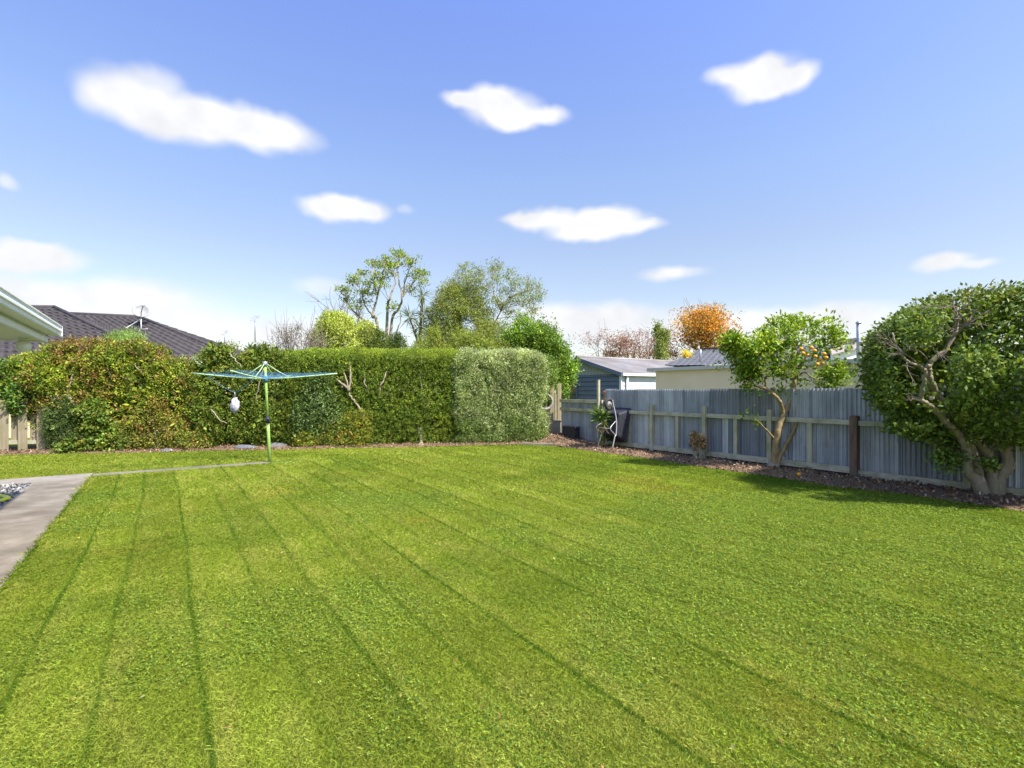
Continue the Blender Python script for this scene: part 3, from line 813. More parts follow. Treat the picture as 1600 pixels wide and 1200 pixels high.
mb = MB(); mb.beam(ea0-UP*.07, ea1-UP*.07, .1, .14); mb.beam(f0-UP*.07, f1-UP*.07, .1, .14); mb.build('gutter', M['fascia_blue'], nb)
mb = MB(); dz = np.array([0, .45, 0]); mb.beam(ea0+dz-UP*.25, ea1+dz-UP*.25, .05, .2); mb.build('fascia', M['gutter_dark'], nb)
mb = MB()
for (p, q) in ((ea0, ea1), (f0, f1)):
    p2, q2 = p+[0, .7, 0], q+[-.4, .7, 0]; zt = min(p[2], q[2])-.25
    mb.slab([p2*[1, 1, 0], q2*[1, 1, 0], q2*[1, 1, 0]+UP*zt, p2*[1, 1, 0]+UP*zt], [0, .2, 0])
mb.build('wall', M['cream'], nb)
# satellite dish
dp = P(221, 499, 24.2)
sd = thing('satellite_dish', 'white satellite dish on a tripod on the grey tiled roof', 'satellite dish', P(221, 514, 23.6))
face = norm(np.array([.50, -.78, .36])); dc = P(221, 485.5, 24.2)
mb = MB(); mb.lathe(dc, [(0, -.07), (.12, -.06), (.24, -.02), (.35, .045), (.37, .06), (.36, .07), (.24, 0), (.12, -.04), (0, -.05)], 24, face); mb.build('reflector', M['dish'], sd)
mb = MB(); arm = dc+face*.62-UP*.05+np.array([.12, 0, 0]); mb.tube([dc-UP*.34, dc+face*.3-UP*.25, arm], .02, 6); mb.tube([arm-face*.03, arm+face*.02, arm+face*.09], [.04, .06, .05], 10); mb.build('feed_arm', M['flue'], sd)
mb = MB(); mb.tube([P(220.5, 514, 23.7), P(220.5, 500, 24.1), dc], .028, 8); mb.tube([P(196, 513, 23.2), P(208, 506, 23.7), P(219, 499, 24.1)], .02, 6); mb.tube([P(212, 514, 23.6), P(221, 514.5, 23.6), P(231, 514, 23.6)], .018, 6); mb.build('bracket', M['steel'], sd)
# aerials
def aerial(px, py0, py1, Z, n, w, label, tilt=0):
    t = thing('television_aerial', label, 'aerial', P(px, py0, Z), 'television aerials against the sky')
    mb = MB(); mb.tube([P(px, py0, Z), P(px, (py0+py1)/2, Z), P(px, py1, Z)], .03, 6); mb.build('mast', M['flue'], t)
    mb = MB(); b0, b1 = P(px-w/2, py1+1.2, Z-.2), P(px+w/2, py1+.6, Z+.2); mb.tube([b0, (b0+b1)/2, b1], .02, 6)
    for i in range(n):
        c = b0+(b1-b0)*(i+.5)/n; mb.tube([c-UP*.18-np.array([.0, .25, 0]), c, c+UP*.18+np.array([0, .25, 0])], .014, 5)
    mb.build('antenna', M['flue'], t)
aerial(398.5, 534, 496, 32, 4, 11, 'tall thin television aerial standing clear against the sky behind the hedge')
aerial(351, 540, 519, 34, 3, 7, 'small faint television aerial just above the hedge right of the tiled roof')

# --- blue shed
SU, SV, SW, SL = 14.55, 15.36, 5.0, 8.4
zE, zA = 2.40, 3.17
sh = thing('shed', 'blue weatherboard shed with rusty gable roof', 'shed', Y(SU+2.5, SV+4, 0))
mb = MB(); clad(mb, Y(SU, SV, 0), Y(SU+SW, SV, 0), 0, zE-.03, .19, -R3, .034); mb.build('wall', M['blue_board'], sh)
mb = MB(); clad(mb, Y(SU, SV+.02, 0), Y(SU, SV+SL, 0), 0, zE-.06, .19, -D3); mb.build('wall', M['white_board'], sh)
mb = MB(); tri = [Y(SU+.02, SV-.02, zE-.03), Y(SU+SW-.02, SV-.02, zE-.03), Y(SU+SW/2, SV-.02, zA-.10)]; mb.slab(tri, R3*.05)
for i in range(1, 26):
    t = i/26; h = (zA-.10-zE)*(1-abs(2*t-1)); c = Y(SU+SW*t, SV-.028, zE-.03+h/2); mb.obox(c, D3*.012, R3*.008, UP*h/2)
mb.build('gable', M['grey_board'], sh)
def roof_iron(parent, a, b, c, d, name='roof', pitch=.1, mat=None):   # ribs run eave->ridge
    a, b, c, d = (np.asarray(x, float) for x in (a, b, c, d)); n = int(np.linalg.norm(b-a)/pitch*6)
    s = np.linspace(0, 1, n)[:, None]; e = a+(b-a)*s; r = d+(c-d)*s
    nr = norm(np.cross(b-a, d-a)); nr = nr if nr[2] > 0 else -nr
    w = .02*np.sin(np.linspace(0, np.linalg.norm(b-a)/pitch*2*PI, n))[:, None]
    V = np.concatenate([e+nr*w, (e+r)/2+nr*w, r+nr*w]); F = [(j*n+i, j*n+i+1, (j+1)*n+i+1, (j+1)*n+i) for j in range(2) for i in range(n-1)]
    return mesh_np(name, V, F, mat or M['roof_iron'], parent, smooth=True)
roof_iron(sh, Y(SU-.14, SV-.18, zE+.02), Y(SU-.14, SV+SL, zE+.02), Y(SU+SW/2, SV+SL, zA), Y(SU+SW/2, SV-.18, zA))
roof_iron(sh, Y(SU+SW+.14, SV-.18, zE+.02), Y(SU+SW+.14, SV+SL, zE+.02), Y(SU+SW/2, SV+SL, zA), Y(SU+SW/2, SV-.18, zA))
mb = MB(); mb.beam(Y(SU-.16, SV-.16, zE-.06), Y(SU+SW/2, SV-.16, zA-.08), .03, .16); mb.beam(Y(SU+SW+.16, SV-.16, zE-.06), Y(SU+SW/2, SV-.16, zA-.08), .03, .16); mb.build('barge_board', M['blue_board'], sh)
mb = MB(); mb.beam(Y(SU-.15, SV-.1, zE-.05), Y(SU-.15, SV+SL, zE-.05), .1, .11); mb.build('gutter', M['white'], sh)
mb = MB(); mb.ybox(SU-.05, SU+.06, SV-.06, SV-.024, 0, zE-.07); mb.build('corner_board', M['white'], sh)
mb = MB(); mb.tube([Y(SU-.09, SV+.25, 0), Y(SU-.09, SV+.25, 1.2), Y(SU-.09, SV+.25, zE-.1)], .045, 8); mb.build('downpipe', M['white'], sh)
mb = MB(); mb.ybox(17.14, 18.5, SV-.075, SV-.024, 1.38, 2.10); wf = mb.build('window', M['blue_board'], sh)
mb = MB(); mb.ybox(17.22, 17.8, SV-.082, SV-.077, 1.44, 2.04); mb.ybox(17.86, 18.42, SV-.082, SV-.077, 1.44, 2.04); mb.build('pane', M['glass'], wf)
mb = MB(); mb.ybox(17.8, 17.86, SV-.09, SV-.078, 1.44, 2.04); mb.build('mullion', M['grey_board'], wf)
mb = MB(); mb.tube([Y(SU+SW/2, SV-.2, zA+.02), Y(SU+SW/2, SV+SL/2, zA+.02), Y(SU+SW/2, SV+SL, zA+.02)], .06, 8); mb.build('ridge_capping', M['roof_iron'], sh)

# --- long cream outbuilding
CV = 13.8
cr = thing('outbuilding', 'long low cream outbuilding with flat eave behind the iron fence', 'building', Y(7, CV+1.5, 0))
CU1 = at_v(1024.5, CV)
mb = MB(); mb.ybox(1.5, CU1, CV, CV+.2, 0, 2.40); mb.ybox(1.5, CU1-.0, CV+.2, CV+3.4, 0, 2.32); mb.build('wall', M['cream'], cr)
mb = MB(); mb.ybox(1.3, CU1+.28, CV-.03, CV+3.7, 2.415, 2.44); mb.build('roof', M['roof_iron'], cr)
mb = MB(); mb.ybox(1.3, CU1+.30, CV-.10, CV-.035, 2.345, 2.455); mb.ybox(CU1+.285, CU1+.325, CV-.03, CV+3.7, 2.345, 2.455); mb.build('gutter', M['cream_trim'], cr)
mb = MB(); mb.ybox(1.4, CU1+.2, CV-.034, CV-.004, 2.385, 2.412); mb.build('soffit', M['cream_trim'], cr)

# --- white gabled house with slate-coloured roof
wh = thing('gabled_house', 'white gabled house with a blue grey tiled roof beyond the cream outbuilding', 'house', P(1260, 690, 30)*[1, 1, 0])
w0, w1 = P(1040, 572, 24.5), P(1330, 568, 24.5); t0, t1 = P(1096, 546, 30), P(1310, 539, 30)
tiles('roof', wh, w0, w1, t1, t0, 10, M['tile_blue'], .03, .012, .3, 4)
mb = MB(); ridge(mb, t0, t1, .1); ridge(mb, w0, t0, .08); mb.build('ridge_capping', M['tile_blue'], wh)
mb = MB(); mb.slab([P(1050, 690, 25.2)*[1, 1, 0], P(1330, 690, 25.2)*[1, 1, 0], P(1330, 574, 25.2), P(1050, 574, 25.2)], [0, .2, 0]); mb.build('wall', M['white_board'], wh)
ga, gb, gc = P(1302, 548, 23.6), P(1425, 520, 23.6), P(1425, 690, 23.6)*[1, 1, 0]
mb = MB(); mb.slab([P(1302, 690, 23.6)*[1, 1, 0], gc, gb, ga], [0, .2, 0]); mb.build('gable', M['white'], wh)
mb = MB(); mb.beam(P(1298, 550, 23.45), P(1428, 516, 23.45), .06, .26); mb.build('barge_board', M['pink'], wh)
tiles('roof', wh, P(1302, 545, 23.5), P(1424, 513, 23.5), P(1400, 518, 29), P(1295, 541, 29), 4, M['tile'], .03, .012, .3, 4)
tiles('roof', wh, P(1300, 541.5, 23.9), P(1375, 535, 23.9), P(1375, 523, 27), P(1322, 530, 27), 5, M['tile'], .03, .012, .3, 4)
mb = MB(); fz = 23.2; mb.tube([P(1341.5, 575, fz), P(1341.5, 540, fz), P(1341.5, 506, fz)], .085, 12); mb.lathe(P(1341.5, 506, fz), [(.085, 0), (.12, .02), (.12, .05), (.06, .12), (0, .13)], 14)
mb.build('flue', M['flue'], wh)
mb = MB(); mb.tube([P(1094.5, 566, 24.2), P(1094.5, 556, 24.2), P(1094.5, 546, 24.2)], .045, 8); mb.build('vent_pipe', M['flue'], wh)

# ================================================================== CLOTHES LINE
base = G(421.5, 722.5); Zc = base[1]; top = P(414, 567, Zc); hub = P(415, 592, Zc)
cl = thing('clothesline', 'rotary clothesline with bright green pole and blue cords on the lawn', 'clothesline', base)
lean = (top-base)/top[2]
pt = lambda h: base+lean*h
mb = MB(); mb.tube([pt(-.05), pt(.6), pt(1.02)], .038, 14); mb.build('pole', M['green_paint'], cl)
mb = MB(); mb.tube([pt(.98), pt(1.7), pt(top[2])], .031, 14); mb.build('pole', M['green_paint'], cl)
mb = MB(); mb.tube([pt(.93), pt(1.0), pt(1.08)], .052, 14); mb.beam(pt(1.0)+[.03, -.05, 0], pt(1.0)+[.075, -.07, .0], .035, .06); mb.build('collar', M['black'], cl)
mb = MB(); mb.tube([pt(top[2]-.07), pt(top[2]-.02), pt(top[2]+.03)], .055, 12); mb.build('head', M['flue'], cl)
mb = MB(); hz = hub[2]; mb.tube([pt(hz-.07), pt(hz), pt(hz+.07)], .055, 12); mb.build('hub', M['cord'], cl)
R_, tipz = 1.66, .13
angs = [math.radians(a_) for a_ in (3, 93, 183, 273)]
armv = [np.array([math.cos(a_), math.sin(a_), 0]) for a_ in angs]
def arm_pt(i, r): return pt(hz)+armv[i]*r+UP*(tipz*(r/R_)**1.4)
for i in range(4):
    mb = MB(); mb.tube([arm_pt(i, r) for r in np.linspace(.05, R_, 7)], .0165, 8); a_ = mb.build('arm', M['green_arm'], cl)
    mb = MB(); mb.tube([pt(top[2]-.03)+armv[i]*.05, (pt(top[2]-.03)+arm_pt(i, .56))/2, arm_pt(i, .56)], .011, 6); mb.build('strut', M['green_arm'], cl)
for r in (.45, .70, .95, 1.18, 1.40, 1.60):
    mb = MB(); loop = []
    for i in range(4):
        p, q = arm_pt(i, r), arm_pt((i+1) % 4, r)
        for t in np.linspace(0, 1, 6, endpoint=False): loop.append(p*(1-t)+q*t-UP*.035*math.sin(PI*t)+UP*.02)
    loop.append(loop[0]); mb.tube(loop, .0048, 5, False); mb.build('washing_line', M['cord'], cl)
pb0 = P(367, 613, Zc-.12)
pg = thing('peg_bag', 'pale lilac net peg bag hanging from the left arm of the clothesline', 'peg bag', pb0)
s0, s1 = arm_pt(2, 1.38), (arm_pt(2, .35)+arm_pt(3, .35))/2
mb = MB(); mb.tube(spl([s0, (s0*.45+pb0*.55)-UP*.03, pb0, (s1*.45+pb0*.55)-UP*.03, s1], 4), .005, 5); mb.build('string', M['cord'], pg)
mb = MB(); mb.tube([pb0+UP*.01, pb0-UP*.06, pb0-UP*.13], .012, 6); mb.build('hook', M['steel'], pg)
mb = MB(); mb.sphere(pb0-UP*.31, .1, 18, 14, (.95, .8, 1.75), .55); mb.build('bag', M['bag'], pg)

# ================================================================== WHEELBARROW
wb0 = Y(11.25-.28, 10.45, 0)
Lx = norm(R3*.20+UP*.98+D3*-.03); Nx = norm(np.cross(D3, Lx)); Nx = Nx if np.dot(Nx, R3) > 0 else -Nx
g0 = (G(946, 702)); Zg = 14.5; g0 = P(946.5, 702, Zg); g0[2] = .05
wbt = thing('wheelbarrow', 'upended black wheelbarrow leaning on the iron fence with its wheel in the air', 'wheelbarrow', g0)
W = lambda l, w_, n_: g0+Lx*l+D3*w_+Nx*n_
for s_ in (-1, 1):
    mb = MB(); mb.tube(spl([W(0, .29*s_, -.04), W(.36, .27*s_, .0), W(.44, .26*s_, .04), W(.85, .20*s_, .02), W(1.30, .085*s_, -.10), W(1.38, .075*s_, -.12)], 5), .0165, 8); mb.build('handle', M['steel'], wbt)
    mb = MB(); mb.tube(spl([W(.42, .25*s_, .02), W(.52, .27*s_, -.20), W(.60, .27*s_, -.22), W(.80, .20*s_, .0)], 5), .013, 8); mb.build('leg', M['steel'], wbt)
mb = MB(); mb.tube([W(.56, -.27, -.21), W(.56, 0, -.21), W(.56, .27, -.21)], .011, 6); mb.build('brace', M['steel'], wbt)
# tray: bottom pan against the handles, mouth towards the fence
def ring(n_, l0, l1, w_, rr=.07):
    pts = []
    for (cl_, cw, a0) in ((l1-rr, w_-rr, 0), (l0+rr, w_-rr, 90), (l0+rr, -w_+rr, 180), (l1-rr, -w_+rr, 270)):
        for t in range(4):
            a_ = math.radians(a0+30*t); pts.append(W(cl_+rr*math.cos(a_), cw+rr*math.sin(a_), n_))
    return pts
levels = [(.045, .42, 1.02, .23), (.06, .40, 1.05, .25), (.34, .27, 1.22, .36), (.36, .25, 1.24, .385), (.345, .245, 1.245, .39), (.33, .28, 1.20, .35), (.08, .42, 1.02, .235)]
mb = MB(); rs = [ring(*a_) for a_ in levels]; k = len(rs[0]); vs_ = [p for r in rs for p in r]
mb.add(vs_, [(j*k+i, j*k+(i+1) % k, (j+1)*k+(i+1) % k, (j+1)*k+i) for j in range(len(rs)-1) for i in range(k)]+[tuple(range(k-1, -1, -1)), tuple(range((len(rs)-1)*k, len(rs)*k))]); mb.build('tray', M['black'], wbt)
wc = W(1.26, 0, -.16)
mb = MB(); ax, ay = Lx, Nx; mb.torus(wc, .135, .05, ax, ay, 28, 10); wo = mb.build('wheel', M['rubber'], wbt)
mb = MB(); mb.lathe(wc, [(0, -.035), (.035, -.035), (.05, -.02), (.10, -.02), (.105, 0), (.10, .02), (.05, .02), (.035, .035), (0, .035)], 20, D3); mb.build('rim', M['dish'], wo)
mb = MB(); mb.tube([W(1.26, -.10, -.16), wc, W(1.26, .10, -.16)], .012, 8); mb.build('axle', M['steel'], wbt)

# small odds and ends
fo_ = G(1248, 748); fo_[2] = float(bed_h(fo_[0], fo_[1]))+.035
def orange(name, c, parent=None, r=.038):
    mb = MB(); mb.sphere(c, r, 16, 10, (1, 1, .95)); return mb.build(name, M['orange'], parent, None if parent else c)
fr = orange('fallen_orange', fo_); tag(fr, 'single orange lying on the mulch below the citrus tree', 'orange')
mb = MB()
wp = G(1372, 752); wp[2] = .05
for i in range(5):
    q = [wp+np.array([rng.normal(0, .18), rng.normal(0, .05), abs(rng.normal(.08, .05))]) for _ in range(5)]; mb.tube(spl(q, 5), .004, 5)
mb.tube(spl([wp+[.05, 0, .22], wp+[.09, -.02, .15], wp+[.12, -.03, 0]], 5), .004, 5)
tag(mb.build('wire_scrap', M['steel'], None, wp), 'tangle of pale wire on the mulch right of the red brown post', 'wire')
hs0 = G(2, 784); mb = MB(); mb.tube(spl([hs0+[-.75, -.10, .03], hs0+[-.3, .16, .05], hs0+[0, .08, .05], hs0+[.09, -.02, .045], hs0+[.05, -.18, .035], hs0+[-.5, -.36, .03]], 8), .034, 10)
tag(mb.build('hose', M['hose'], None, hs0), 'loop of bright yellow hose on the gravel beside the path', 'hose')
def rock(px, py, w_, h_, label, mat='stone'):
    c = G(px, py); mb = MB(); mb.sphere(c+UP*h_*.3, 1, 14, 9, (w_, w_*.6, h_), .35)
    tag(mb.build('rock', M[mat], None, c), label, 'rock', 'flat rocks along the foot of the hedge')
rock(383, 702, .34, .10, 'flat grey rock under the hedge left of the clothesline pole')
rock(432, 699.5, .40, .13, 'largest flat grey rock under the hedge right of the clothesline pole')
rock(262, 705.5, .22, .06, 'small dark flat rock at the foot of the bronze shrub')
rock(80, 707, .16, .08, 'pale rock beside the foot of the board fence at far left', 'concrete_pale')
# ================================================================== PLANTS
def gz(px, Z): p = P(px, 700, Z); return np.array([p[0], p[1], 0])
def shrub(name, label, cat, px, Z, group=None): return thing(name, label, cat, gz(px, Z), group)
def simple(t, mat, lobes, n, k, Ln, Wd, pal, depth=.14, amp=.12, nsc=1.6, spread=None, fillp=None, fn=None, cull=.8, front=.35, gain=1.45, **kw):
    pal = [(tuple(np.array(c_)*gain), w_) for c_, w_ in pal]
    p, g = sample(lobes, n, depth, amp, nsc, rng.integers(99), cull, front)
    k2 = p[:, 2] > .04; p, g = p[k2], g[k2]
    cc = palette(pal, len(p))*(.62+.76*fbm(p[:, 0]*1.9+p[:, 1]*.7, p[:, 2]*2.1+p[:, 1]*.5, 58, 3))[:, None]
    if fn is not None: p, g, cc = fn(p, g, cc)
    parts = [leaves(p, g, k, Ln, Wd, spread if spread else Ln*.7, cc, **kw)]
    if fillp:
        nf, lf_, wf_ = fillp; v, f, c = fill(lobes, nf, lf_, wf_, pal)
        keep = v[0::4, 2] > .03
        kk = np.repeat(keep, 4); v, c = v[kk], c[kk]; parts.append((v, np.arange(len(v)).reshape(-1, 4), c))
    return foliage('foliage', t, mat, parts)
def stems(t, polys, r0, r1, mat, name='stem'):
    for pts in polys:
        if mat is M['twig']: pts = [np.asarray(q_)+[0, .14, 0] for q_ in pts]
        mb = MB(); limb(mb, pts, r0, r1, 7, .012); mb.build(name, mat, t)
hl = lambda px0, px1, py0, py1, dep, p=2.0, off=0.0, w=1.0: lobe(px0, px1, py0, py1, HF((px0+px1)/2)+dep/2+off, dep/2, p, HYAW, w)

G_DK = [((.035, .075, .014), 4), ((.055, .11, .018), 4), ((.085, .15, .022), 2), ((.14, .20, .03), .8)]
# 1 dark climber over the board fence
t = shrub('climber', 'dark green leafy climber hanging over the board fence at far left', 'climbing plant', 20, 14.2)
simple(t, M['leaf_gloss'], [hl(-110, 62, 566, 640, 1.0, 3, .35), hl(-60, 22, 610, 652, .7, 2, .2), hl(14, 66, 596, 650, .6, 2, .15)], 5200, 7, .085, .05, G_DK+[((.13, .19, .03), 2), ((.24, .2, .05), .3)], fillp=(2500, .16, .1))
stems(t, [[gz(35, 14.3), P(38, 650, 14.2), P(28, 610, 14.1)]], .035, .015, M['bark'])
# 2 dark needle-leaved bush
t = shrub('conifer_bush', 'low dark blue green bush beside the board fence at left', 'bush', 92, 13.9)
simple(t, M['leaf'], [hl(72, 128, 640, 712, .6, 2.2, -.04), hl(74, 126, 618, 680, .6, 2, .0), hl(104, 142, 668, 712, .5, 2, -.12)], 3000, 10, .075, .014, [((.055, .09, .026), 4), ((.08, .12, .035), 3), ((.13, .165, .05), 1.5)], amp=.1, fillp=(1800, .14, .06), up=.3)
stems(t, [[gz(95, 14.2), P(97, 690, 14.2), P(96, 660, 14.2)]], .03, .01, M['bark'])
# 3 tall mixed shrub with red-purple tips
RED = [((.17, .21, .020), 6), ((.11, .165, .018), 5), ((.25, .27, .028), 4), ((.22, .13, .035), .7), ((.065, .115, .015), 3), ((.30, .18, .09), .35), ((.10, .05, .05), .3)]
def redtip(p, g, cc):
    h = sst(2.3, 3.15, p[:, 2]+.9*(fbm(p[:, 0]*2.6, p[:, 2]*2.6, 5)-.5))*.6
    b_ = fbm(p[:, 0]*1.5+p[:, 1], p[:, 2]*1.8, 66, 3)[:, None]; cc = cc*(.7+.6*b_)
    bz = sst(.47, .62, fbm(p[:, 0]*1.3+40, p[:, 2]*1.5, 67, 3))*.6; bz = (rng.uniform(size=len(p)) < bz)[:, None]
    cc = np.where(bz, palette([((.30, .20, .05), 3), ((.24, .13, .05), 2), ((.36, .27, .07), 2)], len(p)), cc)
    pick = rng.uniform(size=len(p)) < h*.55
    tip = palette([((.22, .10, .055), 3), ((.13, .055, .055), 2), ((.30, .19, .06), 2), ((.11, .05, .07), 1)], len(p))
    cc = np.where(pick[:, None], tip, cc)
    # gaps that show the limbs
    keep = fbm(p[:, 0]*1.7+3, p[:, 2]*1.9, 14, 3) > .36
    return p[keep], g[keep], cc[keep]
t = shrub('photinia_shrub', 'tall olive and yellow green shrub with red purple tips at left of the hedge', 'shrub', 160, 14.6)
simple(t, M['leaf'], [hl(28, 175, 545, 660, 1.5, 2.6, .1), hl(70, 200, 531, 690, 1.6, 3, .1), hl(150, 270, 535, 690, 1.5, 3, .12), hl(220, 318, 556, 700, 1.3, 3, .1), hl(40, 110, 556, 620, 1.0, 2, -.05), hl(190, 280, 600, 700, 1.2, 2, -.05)], 17000, 7, .072, .034, RED, .13, .22, 1.5, fn=redtip, fillp=(9000, .17, .10))
W2 = lambda px, py, d=0: P(px, py, HF(px)+.24+d)
stems(t, [[gz(125, 14.3), W2(127, 655, .3), W2(123, 645, .1), W2(115, 630), W2(106, 612), W2(112, 592), W2(113, 577, .1)], [W2(115, 630), W2(104, 617), W2(99, 609, .05)],
          [gz(105, 14.3), W2(99, 636, .1), W2(90, 624), W2(78, 612), W2(60, 601), W2(48, 593), W2(42, 588, .1)], [W2(92, 625), W2(86, 610, .02), W2(83, 600, .1)], [W2(52, 595), W2(48, 584), W2(45, 577, .05)],
          [W2(88, 628), W2(76, 618), W2(70, 612, .1)]], .042, .016, M['bark'])
stems(t, [[W2(196, 625, .2), W2(197, 605), W2(203, 580, .05)], [W2(120, 561, .1), W2(133, 567), W2(144, 575, .1)], [W2(160, 592, .1), W2(168, 601), W2(176, 606, .1)], [W2(233, 605, .2), W2(232, 592), W2(210, 575), W2(205, 568, .1)], [W2(268, 600, .1), W2(276, 588), W2(282, 575, .1)]], .017, .007, M['twig'])
# 4 pale feathery crown poking up behind it
t = shrub('feathery_bush', 'soft pale green feathery bush showing above the red tipped shrub', 'bush', 192, 16.0)
simple(t, M['leaf'], [lobe(166, 222, 518, 556, 15.6, .5, 2), lobe(180, 212, 540, 640, 15.6, .3, 2)], 1500, 14, .10, .010, [((.15, .23, .05), 3), ((.21, .29, .08), 3), ((.10, .17, .04), 1)], amp=.12, fillp=(600, .14, .05), up=.6)
stems(t, [[gz(192, 15.6), P(192, 600, 15.6), P(194, 545, 15.6)]], .03, .01, M['bark'])
# 5 bright broad-leaved bush
t = shrub('broadleaf_bush', 'bright green broad leaved bush below the branching stem at left', 'bush', 152, 14.0)
simple(t, M['leaf_gloss'], [hl(112, 178, 655, 712, .7, 2.2, -.12), hl(130, 168, 628, 670, .5, 2, -.08), hl(160, 205, 665, 708, .5, 2, -.1), hl(100, 125, 690, 712, .4, 2, -.2)], 1900, 7, .10, .055, [((.125, .185, .024), 4), ((.08, .135, .02), 4), ((.18, .23, .045), 1.5), ((.21, .20, .035), 1.5)], amp=.25, fillp=(1000, .15, .09))
stems(t, [[gz(150, 14.2), P(150, 680, 14.15), P(146, 655, 14.1)]], .022, .009, M['twig'])
# 6 bronze shrub
t = shrub('bronze_shrub', 'low bronze and russet leaved shrub in front of the hedge at left', 'shrub', 245, 14.2)
simple(t, M['leaf'], [hl(198, 250, 640, 690, .7, 2.2, -.1), hl(230, 294, 648, 700, .7, 2.2, -.14), hl(185, 240, 676, 709, .6, 2.4, -.12), hl(270, 330, 672, 707, .6, 2.2, -.1), hl(212, 262, 626, 660, .5, 2, -.02)], 3000, 7, .06, .026, [((.23, .16, .045), 3), ((.15, .18, .025), 5), ((.28, .2, .08), 1), ((.09, .13, .02), 3), ((.26, .28, .045), 2)], amp=.28, fillp=(1500, .12, .07))
stems(t, [[gz(240, 14.25), P(238, 685, 14.2), P(232, 655, 14.2)]], .018, .007, M['twig'])
# 7 olive shrub with loose shoots above
t = shrub('olive_shrub', 'tall loose olive green shrub behind the clothesline', 'shrub', 380, 15.2)
def looser(p, g, cc):
    keep = fbm(p[:, 0]*1.9+31, p[:, 2]*2.1, 24, 3) > .33
    return p[keep], g[keep], cc[keep]
OL = [((.12, .17, .022), 5), ((.075, .12, .016), 4), ((.18, .22, .03), 3), ((.05, .085, .013), 3), ((.2, .15, .04), .9), ((.25, .26, .05), .7)]
simple(t, M['leaf'], [hl(290, 400, 552, 706, 1.4, 3, .1), hl(370, 480, 548, 706, 1.4, 3, .1), hl(318, 368, 534, 575, .8, 2, .25), hl(375, 440, 536, 580, .8, 2, .3), hl(440, 500, 545, 600, .9, 2, .2), hl(300, 352, 600, 706, .9, 2, -.02), hl(390, 450, 620, 706, .8, 2, -.05)], 14500, 7, .062, .028, OL, .12, .2, 1.7, fn=looser, fillp=(8000, .16, .09))
stems(t, [[P(354, 552, 14.6), P(364, 562, 14.4), P(374, 573, 14.4)], [P(394, 628, 14.55), P(402, 598, 14.45), P(408, 575, 14.5)], [P(325, 640, 14.4), P(338, 655, 14.3), P(350, 662, 14.35)]], .016, .008, M['twig'])
for px in range(300, 500, 13):
    pass
# 8 grey-green glossy bush
t = shrub('grey_green_bush', 'grey green leathery leaved bush right of the clothesline pole', 'bush', 497, 15.1)
simple(t, M['leaf_gloss'], [hl(455, 540, 600, 706, .9, 2.3, -.12), hl(480, 528, 572, 640, .7, 2, -.05)], 2600, 9, .075, .030, [((.10, .155, .045), 5), ((.15, .21, .07), 3), ((.06, .10, .03), 3)], amp=.18, fillp=(1500, .14, .07), up=.5)
stems(t, [[gz(500, 15.3), P(500, 670, 15.2), P(497, 625, 15.1)]], .018, .007, M['twig'])
# 9 orange-yellow nandina
t = shrub('nandina_bush', 'low yellow and orange leaved bush at the foot of the hedge', 'bush', 535, 15.2)
simple(t, M['leaf'], [hl(500, 585, 648, 708, .7, 2.1, -.2), hl(455, 500, 672, 706, .5, 2, -.22), hl(535, 580, 638, 680, .5, 2, -.18)], 2100, 8, .05, .02, [((.17, .20, .025), 5), ((.10, .15, .02), 5), ((.30, .25, .03), 1.5), ((.28, .17, .035), 1), ((.25, .27, .045), 1.5)], amp=.16, fillp=(1000, .11, .06))
stems(t, [[gz(540, 15.2), P(541, 690, 15.15), P(545, 665, 15.15)]], .012, .006, M['twig'])
# 10 clipped dark hedge
t = shrub('clipped_hedge', 'clipped dark green hedge with bare grey stems left of the silver hedge', 'hedge', 590, 16.2)
def hedgecol(p, g, cc):
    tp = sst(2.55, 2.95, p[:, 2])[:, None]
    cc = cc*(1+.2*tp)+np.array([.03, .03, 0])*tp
    y2 = sst(.55, .72, fbm(p[:, 0]*1.2, p[:, 2]*1.4, 77, 3))[:, None]
    cc = cc+np.array([.05, .05, .002])*y2
    keep = fbm(p[:, 0]*2.1+11, p[:, 2]*2.1, 34, 3) > .22
    return p[keep], g[keep], cc[keep]
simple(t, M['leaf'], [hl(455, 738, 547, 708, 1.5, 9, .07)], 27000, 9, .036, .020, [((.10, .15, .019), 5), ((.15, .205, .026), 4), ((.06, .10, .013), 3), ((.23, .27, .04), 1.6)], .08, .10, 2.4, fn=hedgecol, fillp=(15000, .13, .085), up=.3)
H3 = lambda px, py, d=0: P(px, py, HF(px)+.09+d)
stems(t, [[H3(572, 668, .2), H3(570, 657), H3(560, 635), H3(548, 620), H3(545, 612), H3(541, 592), H3(535, 572, .15)], [H3(545, 612), H3(548, 590), H3(546, 565, .1)], [H3(543, 606), H3(532, 597), H3(522, 590, .1)]], .04, .02, M['bark'])
stems(t, [[H3(592, 624, .15), H3(594, 604), H3(600, 592), H3(606, 575, .1)], [H3(576, 614, .15), H3(571, 600), H3(568, 582, .1)], [H3(604, 618, .1), H3(610, 608, .1)]], .03, .017, M['bark'])
stems(t, [[H3(660, 640, .12), H3(657, 612), H3(656, 585), H3(657, 556, .1)], [H3(660, 640, .1), H3(668, 632), H3(674, 624, .1)]], .022, .012, M['twig'])
mb = MB()
for a_ in range(4): limb(mb, [gz(658, HF(658)-.02)+[rng.normal(0, .1), rng.normal(0, .06), -.03], H3(658, 690, .05), H3(657+rng.normal(0, 2), 668, .12)], .055, .03, 8)
mb.build('trunk', M['bark'], t)
